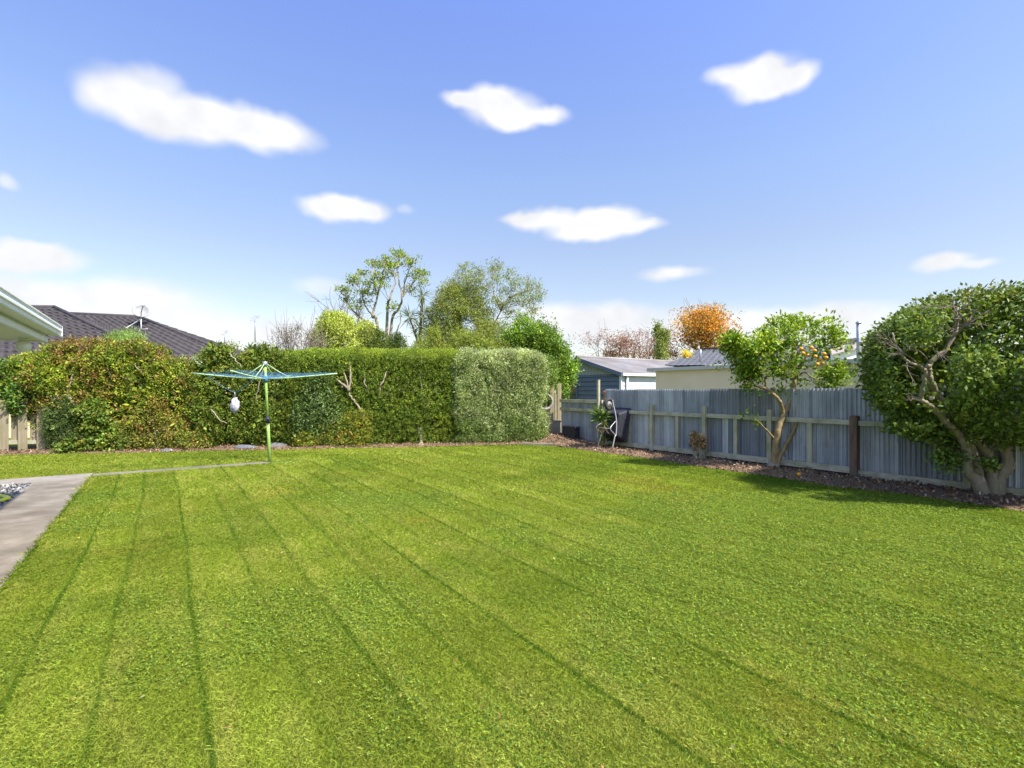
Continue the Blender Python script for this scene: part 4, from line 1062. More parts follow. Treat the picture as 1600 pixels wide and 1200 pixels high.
# 11 silver hedge
t = shrub('silver_hedge', 'clipped silvery grey green hedge block at the right end of the hedge', 'hedge', 780, 16.7)
def silver(p, g, cc):
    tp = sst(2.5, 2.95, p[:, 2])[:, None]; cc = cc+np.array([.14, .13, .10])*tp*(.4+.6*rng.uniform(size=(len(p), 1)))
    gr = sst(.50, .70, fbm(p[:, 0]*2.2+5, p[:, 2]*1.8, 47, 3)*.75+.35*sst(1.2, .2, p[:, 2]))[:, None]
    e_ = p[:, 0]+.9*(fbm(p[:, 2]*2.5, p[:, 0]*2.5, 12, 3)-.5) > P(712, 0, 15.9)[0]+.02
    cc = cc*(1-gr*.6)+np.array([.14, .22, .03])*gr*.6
    e_ &= fbm(p[:, 0]*5+3, p[:, 2]*2.6, 19, 2) > .27
    cc = cc*(.72+.56*fbm(p[:, 0]*6, p[:, 2]*2, 29, 2))[:, None]
    return p[e_], g[e_], cc[e_]
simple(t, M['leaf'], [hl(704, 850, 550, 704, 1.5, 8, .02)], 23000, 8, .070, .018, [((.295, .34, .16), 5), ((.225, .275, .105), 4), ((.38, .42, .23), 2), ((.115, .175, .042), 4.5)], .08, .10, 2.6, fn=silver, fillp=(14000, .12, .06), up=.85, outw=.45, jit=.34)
stems(t, [[gz(770, 16.6), P(770, 650, 16.6), P(765, 600, 16.6)]], .05, .02, M['bark'])
t = shrub('green_bush', 'small mid green bush squeezed between the silver hedge and the palings', 'bush', 856, 17.6)
simple(t, M['leaf'], [lobe(836, 872, 556, 606, 17.3, .5, 2), lobe(842, 866, 600, 640, 17.6, .4, 2)], 1300, 8, .06, .022, [((.12, .18, .03), 3), ((.16, .21, .06), 2), ((.07, .12, .02), 2)], amp=.14, fillp=(600, .12, .06))
stems(t, [[gz(856, 17.5), P(856, 640, 17.5), P(855, 590, 17.4)]], .03, .012, M['bark'])

# ---------------------------------------------------------------- trees beyond the boundary
def tufts(pts, r, n, seed=0): 
    p = np.concatenate([q+np.clip(rng.normal(0, 1, (n, 3)), -1.7, 1.7)*np.asarray(r)*.55 for q in pts]); return p, norm(rng.normal(0, .5, p.shape)+[0, 0, .7])
Z1 = 24.0
cx = lambda x, y, dz=0: P(420+x/5.714, 380+y/5.714, Z1+dz)
t = thing('open_tree', 'tall open multi stemmed tree with sparse leaf tufts rising behind the hedge', 'tree', gz(597, Z1))
TF = [(760, 310), (840, 270), (930, 180), (1040, 150), (1100, 190), (1170, 110), (1290, 160), (1340, 250), (1390, 285), (1300, 290), (950, 290), (1020, 330), (830, 440), (910, 440), (690, 420), (700, 500), (780, 570), (1090, 270), (1110, 570), (1370, 350), (880, 360), (1220, 180), (1250, 410), (1000, 375), (750, 350), (850, 520), (1060, 200), (990, 200), (1150, 90), (650, 410)]
TP = [cx(x, y, rng.normal(0, .75)) for x, y in TF]
SP = [[(965, 1000), (930, 800), (880, 720), (770, 620), (700, 520), (690, 440)], [(990, 1000), (970, 740), (930, 650), (975, 450), (1030, 230), (1040, 160)], [(1070, 1000), (1090, 750), (1160, 590), (1190, 480), (1150, 250), (1170, 120)], [(1185, 490), (1290, 350), (1335, 250)], [(1045, 1000), (1060, 650), (1080, 500), (1130, 330), (1100, 200)], [(930, 650), (860, 560), (830, 450), (760, 320)], [(975, 450), (930, 330), (930, 190)], [(1190, 480), (1230, 300), (1290, 170)], [(1120, 850), (1170, 720), (1190, 640)]]
allp = []
for i, s_ in enumerate(SP):
    mb = MB(); q = limb(mb, [cx(x, y, (0 if j == 0 else rng.normal(0, .25))) if y < 990 else gz(420/1+x/5.714, Z1) for j, (x, y) in enumerate(s_)], .085 if i in (0, 1, 2, 4) else .04, .015, 7, .015, 6)
    mb.build('trunk' if i in (0, 1, 2, 4) else 'branch', M['bark'], t); allp.append(q[len(q)//3:])
allp = np.concatenate(allp); mb = MB()
for q in TP:
    d = np.linalg.norm(allp-q, axis=1)+np.maximum(allp[:, 2]-q[2]+.3, 0)*2; o = np.argsort(d)[:3]
    for j in (0, 2):
        s_ = allp[o[j]]; mb.tube(wig([s_, (s_+q)/2+rng.normal(0, .12, 3)-UP*.05, q+rng.normal(0, .12, 3)], .03, 3), np.linspace(.018, .007, 7), 5, False)
    for _ in range(5): e = q+rng.normal(0, .22, 3); mb.tube([q-UP*.1, (q+e)/2, e], .006, 4, False)
mb.build('twigs', M['bark'], t)
p, g = tufts(TP, (.33, .33, .15), 27)
foliage('foliage', t, M['leaf'], [leaves(p, g, 5, .13, .055, .06, palette([((.22, .30, .022), 4), ((.31, .38, .03), 3), ((.13, .20, .018), 3), ((.38, .42, .05), .8)], len(p)), flat=.9)])
# bare purple-grey tree behind
Z2 = 27.0
t = thing('bare_tree', 'leafless purple grey tree left of the tall open tree', 'tree', gz(555, Z2))
mb = MB(); ends = []; limb(mb, [gz(556, Z2), P(556, 570, Z2), P(553, 520, Z2)], .12, .07); mb.build('trunk', M['twig_purple'], t)
mb = MB()
for (x, y) in ((500, 465), (484, 495), (520, 455), (540, 462), (565, 470), (580, 480), (515, 480), (550, 500)):
    s_ = P(553, 528, Z2); d = P(x, y, Z2+rng.normal(0, 1))-s_; twigs(mb, s_, d, np.linalg.norm(d)*.55, .035, 2, ends, .42, 4, 4, .1)
mb.build('branches', M['twig_purple'], t)
# brown twiggy shrub, pale conifer, dark round shrub
t = thing('twiggy_shrub', 'brown leafless twiggy shrub with a few leaves above the hedge left of the pale conifer', 'shrub', gz(465, 19))
mb = MB(); ends = []; mb.tube(wig([P(x_, 578, 19) for x_ in (432, 450, 465, 485, 508)], .03, 4), .04, 6)
for px in np.linspace(436, 505, 40):
    Zt = 19+rng.normal(0, .5); s_ = P(px+rng.normal(0, 2), 579, 19); e = P(px+rng.normal(0, 4), rng.uniform(508, 530), Zt)
    twigs(mb, s_, e-s_, np.linalg.norm(e-s_)*.75, .014, 1, ends, .35, 3, 4, .2)
for px in (446, 432, 447, 470): s_ = P(px, 560, 19); mb.tube([s_, P(px+1, 520, 19), P(px+rng.normal(0, 1.5), rng.uniform(478, 500), 19)], [.012, .009, .004], 4, False)
mb.tube([gz(465, 19), P(465, 620, 19), P(466, 570, 19)], .05, 6); mb.build('branches', M['twig_purple'], t)
p, g = sample([lobe(424, 470, 508, 590, 18.8, .5, 2.2), lobe(440, 512, 520, 590, 18.9, .6, 3), lobe(459, 472, 504, 520, 18.8, .2)], 1500, .2, .15)
foliage('foliage', t, M['leaf'], [leaves(p, g, 4, .06, .022, .06, palette([((.15, .115, .08), 4), ((.13, .14, .03), 3), ((.10, .075, .055), 3), ((.19, .18, .05), 1)], len(p)))])
t = thing('pale_conifer', 'rounded pale yellow green conifer behind the hedge', 'conifer', gz(530, 20))
simple(t, M['leaf'], [lobe(493, 566, 490, 590, 20.5, 1.0, 2.3), lobe(505, 545, 486, 540, 20.3, .7, 2), lobe(545, 600, 505, 590, 21.2, .8, 2)], 4200, 9, .11, .030, [((.30, .34, .075), 5), ((.24, .29, .05), 4), ((.37, .40, .12), 2), ((.14, .19, .03), 2)], amp=.22, nsc=2.2, fillp=(1500, .2, .1), up=-.1)
stems(t, [[gz(530, 20.5), P(530, 600, 20.5), P(530, 520, 20.5)]], .08, .02, M['bark'], 'trunk')
t = thing('round_shrub', 'dark round clipped shrub under the tall open tree', 'shrub', gz(577, 20))
simple(t, M['leaf'], [lobe(548, 612, 513, 590, 21, .9, 2.3), lobe(600, 640, 520, 590, 22, .8, 2)], 2600, 8, .06, .028, [((.04, .07, .014), 5), ((.065, .10, .018), 3), ((.12, .13, .03), 1.2)], amp=.08, fillp=(1200, .14, .08))
stems(t, [[gz(577, 21), P(577, 620, 21), P(577, 560, 21)]], .06, .03, M['bark'], 'trunk')
# spiky cabbage tree
t = thing('cabbage_tree', 'thin spiky leaved cabbage tree between the open tree and the feathery tree', 'tree', gz(650, 23))
mb = MB(); heads = [P(660, 462, 23), P(640, 495, 22.6), P(662, 490, 23), P(655, 512, 22.8)]
limb(mb, [gz(652, 23), P(655, 560, 23), P(658, 500, 23), heads[0]], .09, .05, 7); limb(mb, [P(655, 540, 22.9), P(648, 520, 22.8), heads[1]], .06, .04, 6); mb.build('trunk', M['bark'], t)
p = np.concatenate([np.repeat(h[None], 70, 0) for h in heads]); g = norm(rng.normal(0, 1, p.shape)+[0, 0, .1])
foliage('leaves', t, M['leaf'], [leaves(p, g, 1, .62, .035, .04, palette([((.11, .15, .04), 3), ((.17, .21, .06), 2), ((.07, .10, .03), 2)], len(p)), 1.0, 0, .25)])
# feathery tree: dense left dome, airy right crown
Z3 = 22.5
t = thing('feathery_tree', 'broad feathery olive green tree with wispy top behind the clipped hedge', 'tree', gz(735, Z3))
FE = [((.22, .27, .05), 5), ((.29, .33, .07), 3), ((.14, .19, .032), 4), ((.30, .26, .08), 1)]
tk = [[gz(735, Z3), P(732, 580, Z3), P(722, 520, Z3), P(708, 470, Z3)], [P(732, 580, Z3), P(765, 520, Z3+.3), P(783, 485, Z3), P(800, 455, Z3)], [P(783, 485, Z3), P(772, 460, Z3), P(770, 435, Z3)], [P(722, 520, Z3), P(690, 500, Z3), P(675, 470, Z3)], [P(768, 520, Z3+.3), P(735, 470, Z3+.5), P(728, 435, Z3+.4)], [P(783, 485, Z3), P(786, 474, Z3-.3), P(776, 468, Z3-.3)], [P(795, 465, Z3), P(820, 455, Z3), P(838, 450, Z3)]]
for i, q in enumerate(tk):
    mb = MB(); limb(mb, q, .10 if i == 0 else .045, .035 if i == 0 else .012, 8); mb.build('trunk' if i == 0 else 'branch', M['bark'], t)
parts = []
p, g = sample([lobe(668, 765, 446, 570, Z3, 1.5, 2.2), lobe(690, 728, 440, 480, Z3, .8, 2), lobe(720, 800, 500, 580, Z3-.8, 1.2, 2), lobe(655, 705, 505, 590, Z3-1, 1.0, 2), lobe(760, 812, 530, 590, Z3-1, 1, 2)], 8500, .4, .4, 1.3)
kk = fbm(p[:, 0]*1.1, p[:, 2]*1.1, 15, 3) > .45; p, g = p[kk], g[kk]
parts.append(leaves(p, g, 9, .15, .026, .11, palette(FE, len(p)), .3, -.25, .7))
air = [(760, 450), (775, 440), (790, 455), (805, 445), (820, 460), (832, 470), (838, 450), (812, 475), (795, 430), (772, 425), (773, 416), (776, 470), (752, 470), (800, 490), (823, 440), (785, 478), (840, 462), (748, 425), (747, 436), (726, 420), (722, 432), (735, 440), (815, 500), (833, 486), (765, 490), (800, 468), (752, 455), (742, 450)]
AP = [P(x, y, Z3+rng.normal(0, .7)) for x, y in air]
p, g = tufts(AP, (.34, .45, .22), 38)
parts.append(leaves(p, g, 8, .12, .028, .07, palette(FE, len(p)), .4, .1, .7))
foliage('foliage', t, M['leaf'], parts)
mb = MB(); ap = np.concatenate([spl(q, 5) for q in tk[1:]])
for q in AP:
    d = np.linalg.norm(ap-q, axis=1)+np.maximum(ap[:, 2]-q[2]+.3, 0)*2; s_ = ap[np.argmin(d)]
    mb.tube(wig([s_, (s_+q)/2+rng.normal(0, .1, 3), q+UP*.1], .03, 3), np.linspace(.016, .005, 7), 4, False)
for (x, y) in ((712, 424), (726, 414), (745, 412), (752, 418), (796, 421), (823, 432), (844, 447), (846, 458)):
    q = P(x, y, Z3); s_ = ap[np.argmin(np.linalg.norm(ap-q, axis=1))]; mb.tube(wig([s_, (s_+q)/2, q], .04, 3), np.linspace(.012, .003, 7), 4, False)
mb.build('twigs', M['bark'], t)
# undergrowth in front of that tree
t = thing('mixed_shrub', 'bushy yellow green shrub just above the hedge below the feathery tree', 'shrub', gz(720, 19))
simple(t, M['leaf'], [lobe(640, 712, 528, 590, 19.5, .8, 2.2), lobe(695, 765, 520, 590, 19.8, .8, 2.2), lobe(740, 800, 532, 590, 19.5, .8, 2.2), lobe(672, 690, 512, 560, 19.5, .4, 2)], 3600, 8, .085, .024, [((.15, .19, .03), 5), ((.21, .245, .045), 3), ((.08, .12, .02), 3), ((.24, .18, .05), .7)], amp=.25, nsc=2.0, fillp=(1400, .18, .08))
stems(t, [[gz(720, 19.8), P(720, 620, 19.8), P(716, 545, 19.8)]], .05, .02, M['bark'])
# dark dense tree
def clumpy(p, g, cc):
    k_ = fbm(p[:, 0]*1.5+p[:, 1]*.8, p[:, 2]*1.7+p[:, 1]*.5, 88, 3); cc = cc*(.6+.8*k_[:, None])
    up_ = (rng.uniform(size=len(p)) < .10) & (g[:, 2] > .15); q_ = p.copy(); q_[up_, 2] += rng.uniform(.1, .5, up_.sum())
    keep = k_ > .33
    return q_[keep], g[keep], cc[keep]
t = thing('dense_tree', 'dense bright to dark green leafy tree behind the right end of the silver hedge', 'tree', gz(850, 20.5))
simple(t, M['leaf_gloss'], [lobe(788, 875, 502, 620, 20.5, 1.3, 2.2), lobe(838, 902, 535, 612, 20, 1.0, 2.1), lobe(820, 882, 512, 580, 20, 1.1, 2), lobe(780, 830, 520, 600, 20.2, .9, 2), lobe(845, 886, 590, 624, 19.6, .6, 2)], 7500, 8, .095, .04, [((.095, .17, .016), 5), ((.16, .24, .022), 3.5), ((.05, .10, .012), 4), ((.23, .30, .04), 1.2)], amp=.45, nsc=2.3, fn=clumpy, fillp=(3000, .2, .1), up=.45)
stems(t, [[gz(852, 20.5), P(852, 640, 20.5), P(848, 570, 20.5)]], .1, .05, M['bark'], 'trunk')
for px, py in ((846, 515), (862, 512), (872, 520), (886, 524)):
    pass
# reddish bare-ish hedge row and small conifer
t = thing('berry_tree', 'leafless spreading tree with dull red berries beyond the shed roof', 'tree', gz(985, 33))
mb = MB(); ends = []; limb(mb, [gz(985, 33), P(985, 580, 33), P(985, 560, 33)], .15, .09); mb.build('trunk', M['twig_purple'], t)
mb = MB(); mb.tube(wig([P(x_, 566, 33) for x_ in (936, 960, 985, 1010, 1042)], .05, 4), .05, 6)
for px in np.linspace(925, 1060, 22):
    Zt = 33+rng.normal(0, 1); s_ = P(px*.75+985*.25, 567, 33); e = P(px+rng.normal(0, 4), rng.uniform(514, 535), Zt); twigs(mb, s_, e-s_, np.linalg.norm(e-s_)*.6, .03, 2, ends, .55, 3, 4, .1)
mb.build('branches', M['twig_purple'], t)
p = np.array([e for e, d in ends]); p = p[rng.integers(0, len(p), 2600)]+rng.normal(0, .22, (2600, 3)); p = p[p[:, 2] < CAM_H+3.9]
p2, g2 = sample([lobe(940, 1062, 533, 575, 33, 1.2, 2.3)], 3000, .4, .3); p = np.concatenate([p, p2]); g = norm(rng.normal(0, 1, p.shape))
foliage('foliage', t, M['leaf'], [leaves(p, g, 2, .09, .05, .07, palette([((.30, .10, .06), 4), ((.36, .17, .09), 3), ((.24, .14, .09), 2), ((.26, .26, .06), 1)], len(p)))])
t = thing('small_conifer', 'small green upright conifer between the berry tree and the orange tree', 'conifer', gz(1032, 30))
simple(t, M['leaf'], [lobe(1020, 1044, 512, 580, 30, .5, 2), lobe(1019, 1034, 504, 530, 30, .3, 2), lobe(1034, 1047, 514, 535, 30, .3, 2)], 900, 8, .12, .04, [((.19, .24, .07), 3), ((.26, .29, .08), 2), ((.12, .16, .05), 2)], amp=.4, up=.5, fillp=(300, .2, .1))
stems(t, [[gz(1032, 30), P(1032, 600, 30), P(1032, 530, 30)]], .07, .02, M['bark'], 'trunk')
Z4 = 31
t = thing('autumn_tree', 'autumn tree with orange and golden leaves above the shed roof', 'tree', gz(1105, Z4))
mb = MB(); limb(mb, [gz(1108, Z4), P(1108, 600, Z4), P(1106, 560, Z4)], .16, .1); mb.build('trunk', M['bark'], t)
mb = MB(); ends = []
for (x, y) in ((1068, 500), (1076, 486), (1090, 494), (1108, 482), (1112, 480), (1124, 492), (1136, 498), (1144, 512), (1075, 520), (1088, 515), (1130, 520), (1105, 505), (1062, 520), (1120, 510)):
    s_ = P(1106, 566, Z4); d = P(x, y, Z4+rng.normal(0, .9))-s_; twigs(mb, s_, d, np.linalg.norm(d)*.55, .05, 2, ends, .32, 4, 4, .15)
mb.build('branches', M['bark'], t)
p = np.array([e for e, d in ends]); p = p[rng.integers(0, len(p), 2800)]+rng.normal(0, .34, (2800, 3))
p2, g2 = sample([lobe(1060, 1150, 505, 572, Z4, 1.5, 2.1), lobe(1064, 1104, 484, 540, Z4, 1.0, 2), lobe(1094, 1136, 480, 530, Z4, 1.0, 2)], 750, .4, .3, 2); p = np.concatenate([p, p2]); p = p[(p[:, 2] < P(0, 481, Z4)[2])]
foliage('foliage', t, M['leaf'], [leaves(p, norm(rng.normal(0, 1, p.shape)), 3, .13, .075, .10, palette([((.62, .28, .03), 5), ((.52, .18, .03), 2), ((.66, .40, .05), 3.5), ((.32, .29, .05), 2), ((.40, .18, .06), 1)], len(p)))])
t = thing('yellow_bush', 'tiny bright yellow bush top above the shed roof beside the autumn tree', 'bush', gz(1072, 27))
simple(t, M['leaf'], [lobe(1064, 1078, 550, 575, 27, .3, 2)], 260, 6, .10, .05, [((.55, .42, .05), 3), ((.4, .36, .06), 1)], amp=.2)
stems(t, [[gz(1072, 27), P(1072, 610, 27), P(1072, 562, 27)]], .04, .02, M['bark'])

# ---------------------------------------------------------------- citrus tree
Zo = 10.9
o3 = lambda px, py, d=0: P(px, py, Zo+d)
ct = thing('citrus_tree', 'citrus tree with ripe oranges and two slender trunks against the iron fence', 'fruit tree', gz(1209, Zo))
b0 = gz(1209, Zo)
trunks = [[b0-UP*.05, o3(1211, 712), o3(1213, 690, -.02), o3(1217, 668, -.03), o3(1226, 645), o3(1236, 622, .05), o3(1241, 590, .1), o3(1238, 562, .1), o3(1242, 535, .05)],
          [b0+[.03, -.03, -.05], o3(1214, 722), o3(1226, 700, -.08), o3(1240, 673, -.12), o3(1246, 655, -.1), o3(1243, 632, -.05), o3(1242, 608, .05), o3(1239, 585, .1)],
          [o3(1224, 650), o3(1218, 628, -.1), o3(1205, 612, -.15), o3(1190, 605, -.15), o3(1176, 600, -.1), o3(1170, 585, -.05)]]
for q, r0, r1 in zip(trunks, (.085, .058, .045), (.03, .016, .02)):
    mb = MB(); limb(mb, q, r0, r1, 12, .006, 6); mb.build('trunk', M['bark_warm'], ct)
mb = MB(); mb.sphere(b0+UP*.06, .13, 12, 8, (1, 1, .9), .5); mb.build('root_flare', M['bark'], ct)
brs = [[o3(1241, 592), o3(1256, 582, -.2), o3(1272, 592, -.3), o3(1285, 590, -.3)], [o3(1195, 606), o3(1197, 588, -.1), o3(1204, 575, -.1), o3(1196, 558, -.1)], [o3(1238, 565), o3(1225, 572, .1), o3(1212, 565, .1), o3(1190, 545, 0)], [o3(1240, 550), o3(1255, 535, -.1), o3(1275, 525, -.1)], [o3(1240, 545), o3(1225, 525, .1), o3(1215, 515, .1)], [o3(1246, 655, -.1), o3(1262, 630, .1), o3(1280, 605, .2), o3(1300, 590, .1)], [o3(1240, 535), o3(1244, 515), o3(1248, 505)], [o3(1176, 600), o3(1165, 605), o3(1162, 595)], [o3(1241, 570), o3(1247, 555, -.4), o3(1243, 540, -.5)], [o3(1248, 572, -.2), o3(1258, 560, -.45), o3(1256, 545, -.5)], [o3(1213, 690), o3(1195, 668, -.15), o3(1180, 655, -.2)]]
for q in brs: mb = MB(); limb(mb, q, .022, .007, 7, .008, 5); mb.build('branch', M['bark_warm'], ct)
CI = [((.17, .28, .018), 5), ((.25, .37, .024), 4), ((.09, .17, .015), 3.5), ((.36, .44, .04), 2), ((.42, .44, .06), .7)]
lob = [lobe(1138, 1212, 515, 575, Zo, .65, 2.1), lobe(1195, 1245, 520, 575, Zo+.1, .6, 2), lobe(1205, 1300, 500, 560, Zo, .75, 2.1), lobe(1262, 1315, 512, 568, Zo-.05, .6, 2), lobe(1262, 1325, 565, 608, Zo-.05, .5, 2), lobe(1126, 1165, 518, 552, Zo-.1, .4, 2), lobe(1205, 1240, 535, 590, Zo-.1, .4, 2), lobe(1290, 1318, 545, 590, Zo-.1, .35, 2), lobe(1150, 1190, 560, 600, Zo, .3, 2), lobe(1190, 1262, 505, 540, Zo, .5, 2), lobe(1170, 1205, 555, 590, Zo, .35, 2), lobe(1218, 1262, 570, 600, Zo+.35, .3, 2)]
p, g = sample(lob, 3900, .22, .34, 2.6, 4, .72)
k = fbm(p[:, 0]*2.4, p[:, 2]*2.4, 8, 3) > .40
hole = (np.abs((p[:, 0]-P(1246, 0, Zo)[0])/.30)**2+np.abs((p[:, 2]-P(0, 566, Zo)[2])/.36)**2 < 1) & (p[:, 1] < Zo+.05)
k &= ~(hole & (rng.uniform(size=len(p)) < .9)); p, g = p[k], g[k]
hh = sst(2.4, 3.1, p[:, 2]); cc = palette(CI, len(p)); cc = cc*(1-.25*hh[:, None])+np.array([.30, .40, .02])*.3*hh[:, None]
parts = [leaves(p, g, 7, .095, .042, .055, cc, .7, .15, .7)]
st = [(1158, 588), (1166, 600), (1178, 612), (1182, 580), (1160, 572), (1220, 605), (1228, 612), (1290, 618), (1296, 610), (1270, 642), (1290, 606), (1172, 650), (1182, 656), (1190, 664), (1158, 652), (1128, 572), (1250, 510), (1258, 514), (1244, 516), (1184, 528), (1268, 518), (1282, 520)]
p, g = tufts([o3(x, y, rng.normal(0, .12)) for x, y in st], (.12, .12, .10), 5); p2, g2 = tufts([o3(x, y, rng.normal(0, .12)) for x, y in st[:6]], (.16, .14, .12), 7)
p = np.concatenate([p, p2]); g = np.concatenate([g, g2])
parts.append(leaves(p, g, 4, .085, .04, .045, palette(CI, len(p)), .7, .1, .7))
p, g = sample([dict(l, r=l['r']*.75) for l in lob[:6]], 350, .3, .1); k = p[:, 1] > Zo; p, g = p[k], g[k]
parts.append(leaves(p, g, 2, .10, .05, .05, palette(CI, len(p))))
for (x, y) in ((1252, 545), (1273, 548), (1262, 555), (1274, 557), (1281, 562), (1291, 559), (1288, 553), (1285, 567), (1277, 569), (1268, 543), (1255, 552)):
    orange('fruit', o3(x, y, -.62+rng.normal(0, .04)), ct, .037)
p, g = tufts([o3(x, y, -.42) for x, y in ((1270, 548), (1282, 556), (1262, 552), (1280, 570))], (.2, .1, .15), 8); 
parts.append(leaves(p, g, 4, .085, .04, .05, palette(CI, len(p))))
foliage('foliage', ct, M['leaf_gloss'], parts)
t = mb = None
# dark small bush behind the citrus at the fence line
# ---------------------------------------------------------------- camellia
Zk = 8.05
k3 = lambda px, py, d=0: P(px, py, Zk+d)
cm = thing('camellia_tree', 'large clipped dark leaved camellia tree with thick pale twisted trunk at the right edge', 'tree', gz(1545, Zk))
kt = [([gz(1535, Zk-.02)-UP*.05, k3(1528, 756), k3(1512, 735), k3(1511, 705), k3(1500, 683), k3(1478, 660, -.05), k3(1460, 640, -.1), k3(1440, 627, -.15), k3(1420, 620, -.1)], .092, .028),
      ([gz(1538, Zk+.02)-UP*.05, k3(1528, 745, .05), k3(1520, 712, .12), k3(1502, 678, .15), k3(1480, 648, .1), k3(1466, 622, 0), k3(1456, 600, -.1), k3(1449, 580, -.15), k3(1453, 568, -.2), k3(1478, 545, -.25), k3(1493, 515, -.3), k3(1496, 480, -.3)], .092, .020),
      ([k3(1438, 626, -.14), k3(1442, 605, -.2), k3(1446, 582, -.25), k3(1440, 574, -.25), k3(1420, 565, -.3), k3(1404, 548, -.35), k3(1394, 520, -.3)], .035, .012),
      ([gz(1549, Zk)-UP*.05, k3(1551, 750), k3(1547, 718, .05), k3(1532, 695, .1), k3(1515, 672, .15), k3(1505, 640, .2), k3(1520, 600, .2)], .085, .04),
      ([gz(1556, Zk-.02)-UP*.05, k3(1562, 748, -.02), k3(1574, 720, -.02), k3(1568, 690, .0), k3(1574, 655, .05), k3(1590, 610, .1), k3(1600, 560, .1)], .088, .045),
      ([k3(1566, 745), k3(1580, 728), k3(1584, 715, .05), k3(1574, 700, .08)], .062, .035)]
for q, r0, r1 in kt:
    mb = MB(); limb(mb, q, r0, r1, 12, .006, 7); mb.build('trunk' if r0 > .05 else 'branch', M['bark'], cm)
mb = MB(); mb.sphere(gz(1545, Zk)-UP*.03, .16, 18, 10, (1.0, .7, .7), .5); mb.build('root_flare', M['bark'], cm)
mb = MB(); st_ = k3(1456, 622, -.16); ax = norm(np.array([-.5, -.85, .1])); mb.lathe(st_, [(0, -.1), (.035, -.1), (.035, .01), (.03, .02), (0, .02)], 14, ax); mb.build('sawn_stub', M['timber'], cm)
mb = MB(); ends = []
for (s_, e, r) in (((1453, 568, -.2), (1420, 490, -.5), .016), ((1478, 545, -.25), (1470, 470, -.6), .02), ((1493, 515, -.3), (1500, 455, -.55), .022), ((1485, 530, -.3), (1530, 470, -.7), .024), ((1493, 510, -.3), (1540, 495, -.7), .018), ((1466, 556, -.25), (1440, 500, -.7), .015), ((1420, 565, -.3), (1388, 535, -.6), .013), ((1404, 548, -.3), (1376, 505, -.45), .012), ((1440, 574, -.3), (1410, 500, -.65), .013), ((1438, 627, -.15), (1415, 600, -.4), .014), ((1490, 520, -.35), (1475, 500, -.75), .014), ((1496, 480, -.35), (1450, 462, -.6), .013), ((1496, 485, -.4), (1520, 455, -.7), .014)):
    s_ = k3(s_[0], s_[1], s_[2]-.12); e = k3(e[0]+4, e[1]+14, e[2]-.18); d = e-s_; mb = MB(); twigs(mb, s_, d, np.linalg.norm(d)*.50, r*.7, 2, ends, .36, 3, 5, -.02); mb.build('branch', M['twig_dark'], cm)
kl = [lobe(1386, 1500, 484, 640, Zk-.05, 1.1, 2.3), lobe(1418, 1640, 458, 650, Zk+.1, 1.5, 2.4), lobe(1510, 1725, 456, 690, Zk+.1, 1.5, 2.4), lobe(1390, 1480, 545, 662, Zk+.15, .95, 2), lobe(1510, 1660, 545, 690, Zk-.40, 1.0, 2), lobe(1410, 1500, 630, 690, Zk+.35, .6, 2)]
p, g = sample(kl, 16000, .12, .07, 1.5, 9, .84)
u_, v_ = uv(p[:, 0], p[:, 1])
k = ~((v_ > FV-.12) & (p[:, 2] < 1.8)) & (p[:, 2] > .85)
def pxy(p): return 800+p[:, 0]/p[:, 1]*FPX, HOR-(p[:, 2]-CAM_H)/p[:, 1]*FPX
# sheared window onto the bare limbs on the lawn side
X_, Z_ = p[:, 0]-k3(1478, 0)[0], p[:, 2]-k3(0, 515)[2]
bare = ((X_/.70)**2+((Z_-.10)/.62)**2 < 1) & (p[:, 1] < Zk-.42)
qx, qy = pxy(p)
X2, Z2_ = (qx-1452)/52, (qy-610)/75
dl = np.full(len(p), 99.0)
for q_, _, _ in kt[:3]:
    w_ = spl(q_, 10); lx_, ly_ = pxy(w_)
    for a_, b_ in zip(lx_, ly_): dl = np.minimum(dl, np.hypot(qx-a_, qy-b_))
bare2 = ((((qx-1450)/42)**2+((qy-600)/60)**2 < 1) | (dl < 17) | ((qy > 692) & (qx > 1440))) & (p[:, 1] < Zk+.12)
k &= ~(bare & (rng.uniform(size=len(p)) < .93)); k &= ~(bare2 & (rng.uniform(size=len(p)) < .96))
k &= fbm(p[:, 0]*2.3, p[:, 2]*2.3+p[:, 1], 18, 3) > .30
p, g = p[k], g[k]
CA = [((.105, .17, .027), 5), ((.145, .22, .037), 4), ((.19, .265, .05), 3), ((.28, .33, .07), 1.4)]
cc = palette(CA, len(p)); tp = sst(2.85, 3.25, p[:, 2])[:, None]; tc_ = palette([((.14, .17, .03), 3), ((.20, .15, .04), 1), ((.09, .14, .02), 3)], len(p)); cc = cc*(1-.6*tp)+tc_*.6*tp
parts = [leaves(p, g, 6, .082, .044, .05, cc, .40, .05, .7)]
p, g = sample([dict(l, r=l['r']*.78) for l in kl], 5200, .35, .05); u_, v_ = uv(p[:, 0], p[:, 1]); k = ~((v_ > FV-.12) & (p[:, 2] < 1.8)) & (p[:, 2] > 1.0) & (p[:, 1] > Zk-.05); p, g = p[k], g[k]
parts.append(leaves(p, g, 3, .11, .065, .06, palette(CA, len(p)), .3, 0, .9))
lo = [lobe(1455, 1520, 690, 738, Zk+.1, .25, 2), lobe(1532, 1560, 712, 740, Zk-.25, .12, 2), lobe(1478, 1510, 672, 700, Zk+.15, .3, 2), lobe(1395, 1440, 655, 680, Zk+.2, .4, 2)]
p, g = sample(lo, 320, .12, .15); parts.append(leaves(p, g, 5, .08, .042, .05, palette(CA, len(p))))
foliage('crown', cm, M['leaf_gloss'], parts)
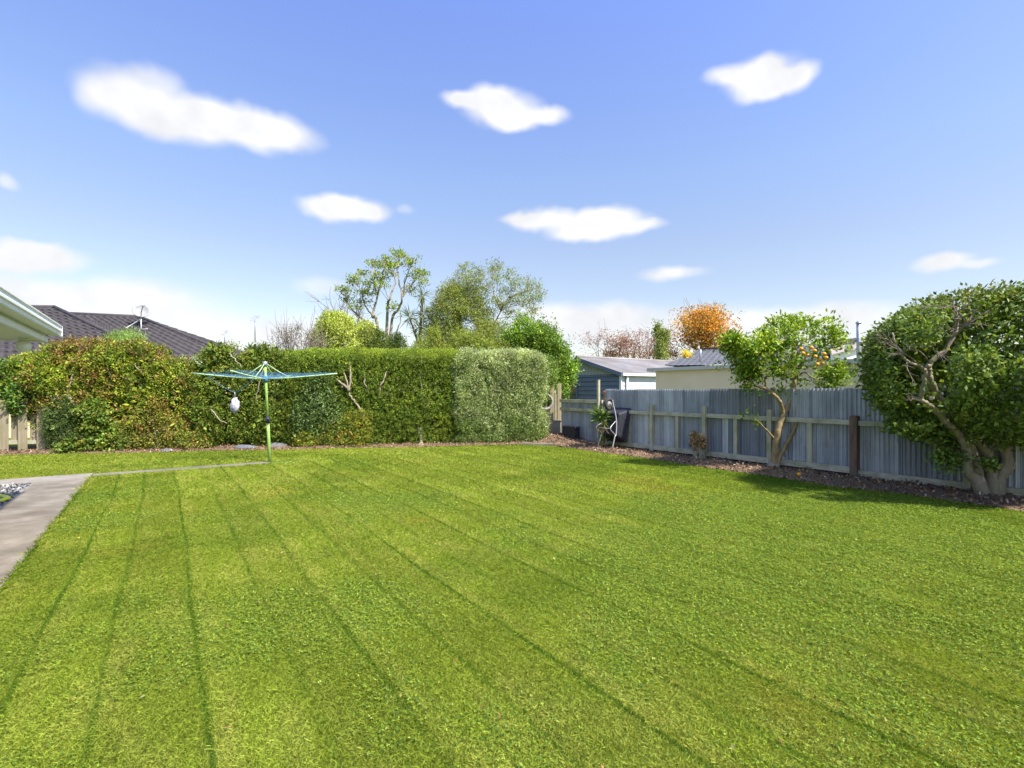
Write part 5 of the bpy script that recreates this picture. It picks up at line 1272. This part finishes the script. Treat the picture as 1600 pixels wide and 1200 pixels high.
# ---------------------------------------------------------------- small plants in the bed
yb = gz(941, 14.9)
yu = thing('yucca', 'spiky green yucca with a shaggy stem behind the wheelbarrow', 'yucca', yb)
mb = MB(); limb(mb, [yb, P(941, 670, 14.9), P(940, 650, 14.85)], .075, .06, 8); mb.build('stem', M['bark_warm'], yu)
hc = [P(939, 649, 14.8), P(941, 655, 14.8)]
p = np.concatenate([np.repeat(h[None], 60, 0) for h in hc]); g = norm(rng.normal(0, 1, p.shape)*[1, 1, .75]+[0, 0, .3])
p2 = np.repeat(P(944, 690, 14.75)[None], 26, 0); g2 = norm(rng.normal(0, 1, p2.shape)*[1, 1, .3]+[0, 0, .9])
foliage('leaves', yu, M['leaf'], [leaves(p, g, 1, .40, .042, .02, palette([((.12, .20, .03), 3), ((.18, .26, .05), 2), ((.07, .13, .02), 2)], len(p)), 1.0, 0, .15),
    leaves(p2, g2, 1, .30, .03, .05, palette([((.09, .15, .03), 3)], len(p2)), 1.0, 0, .15), leaves(np.repeat(P(941, 664, 14.8)[None], 30, 0), norm(rng.normal(0, 1, (30, 3))*[1, 1, .3]+[0, 0, -.8]), 1, .3, .03, .05, palette([((.33, .25, .12), 3)], 30), 1, 0, .2)])
sb = gz(1091, 12.35); sb[2] = .05
ds = thing('cut_stump', 'cut back stump with a tuft of dry brown leaves beside a fence post', 'stump', sb)
mb = MB()
for a_ in range(6): limb(mb, [sb+[rng.normal(0, .07), rng.normal(0, .05), -.06], sb+[rng.normal(0, .06), rng.normal(0, .05), .16], sb+[rng.normal(0, .08), rng.normal(0, .06), .34]], .055, .03, 7, .01)
mb.build('stem', M['bark'], ds)
p, g = sample([dict(c=sb+UP*.40, r=np.array([.19, .15, .17]), p=2, yaw=0, w=1), dict(c=sb+UP*.54+np.array([-.08, 0, 0]), r=np.array([.09, .08, .12]), p=2, yaw=0, w=1)], 260, .05, .05)
foliage('dry_leaves', ds, M['dryleaf'], [leaves(p, g, 5, .07, .03, .03, palette([((.42, .28, .13), 3), ((.52, .38, .20), 2), ((.28, .17, .08), 2)], len(p)))])
for (px, py, lab) in ((1550, 768, 'small yellow green seedling at the foot of the camellia trunk'), (955, 690, 'low dark green tuft in front of the yucca stem')):
    b_ = G(px, py) if px > 1000 else gz(px, 14.6); b_ = np.array(b_); b_[2] = .05
    t = thing('seedling', lab, 'plant', b_)
    p, g = tufts([b_+UP*.06], (.09, .07, .06), 22); pal = [((.28, .30, .04), 2), ((.16, .22, .03), 2)] if px > 1000 else [((.06, .10, .02), 2), ((.10, .15, .03), 1)]
    foliage('leaves', t, M['leaf'], [leaves(p, g, 3, .05, .022, .02, palette(pal, len(p)))])
    mb = MB(); mb.tube([b_-UP*.03, b_+UP*.04, b_+UP*.1], .006, 5); mb.build('stem', M['twig'], t)
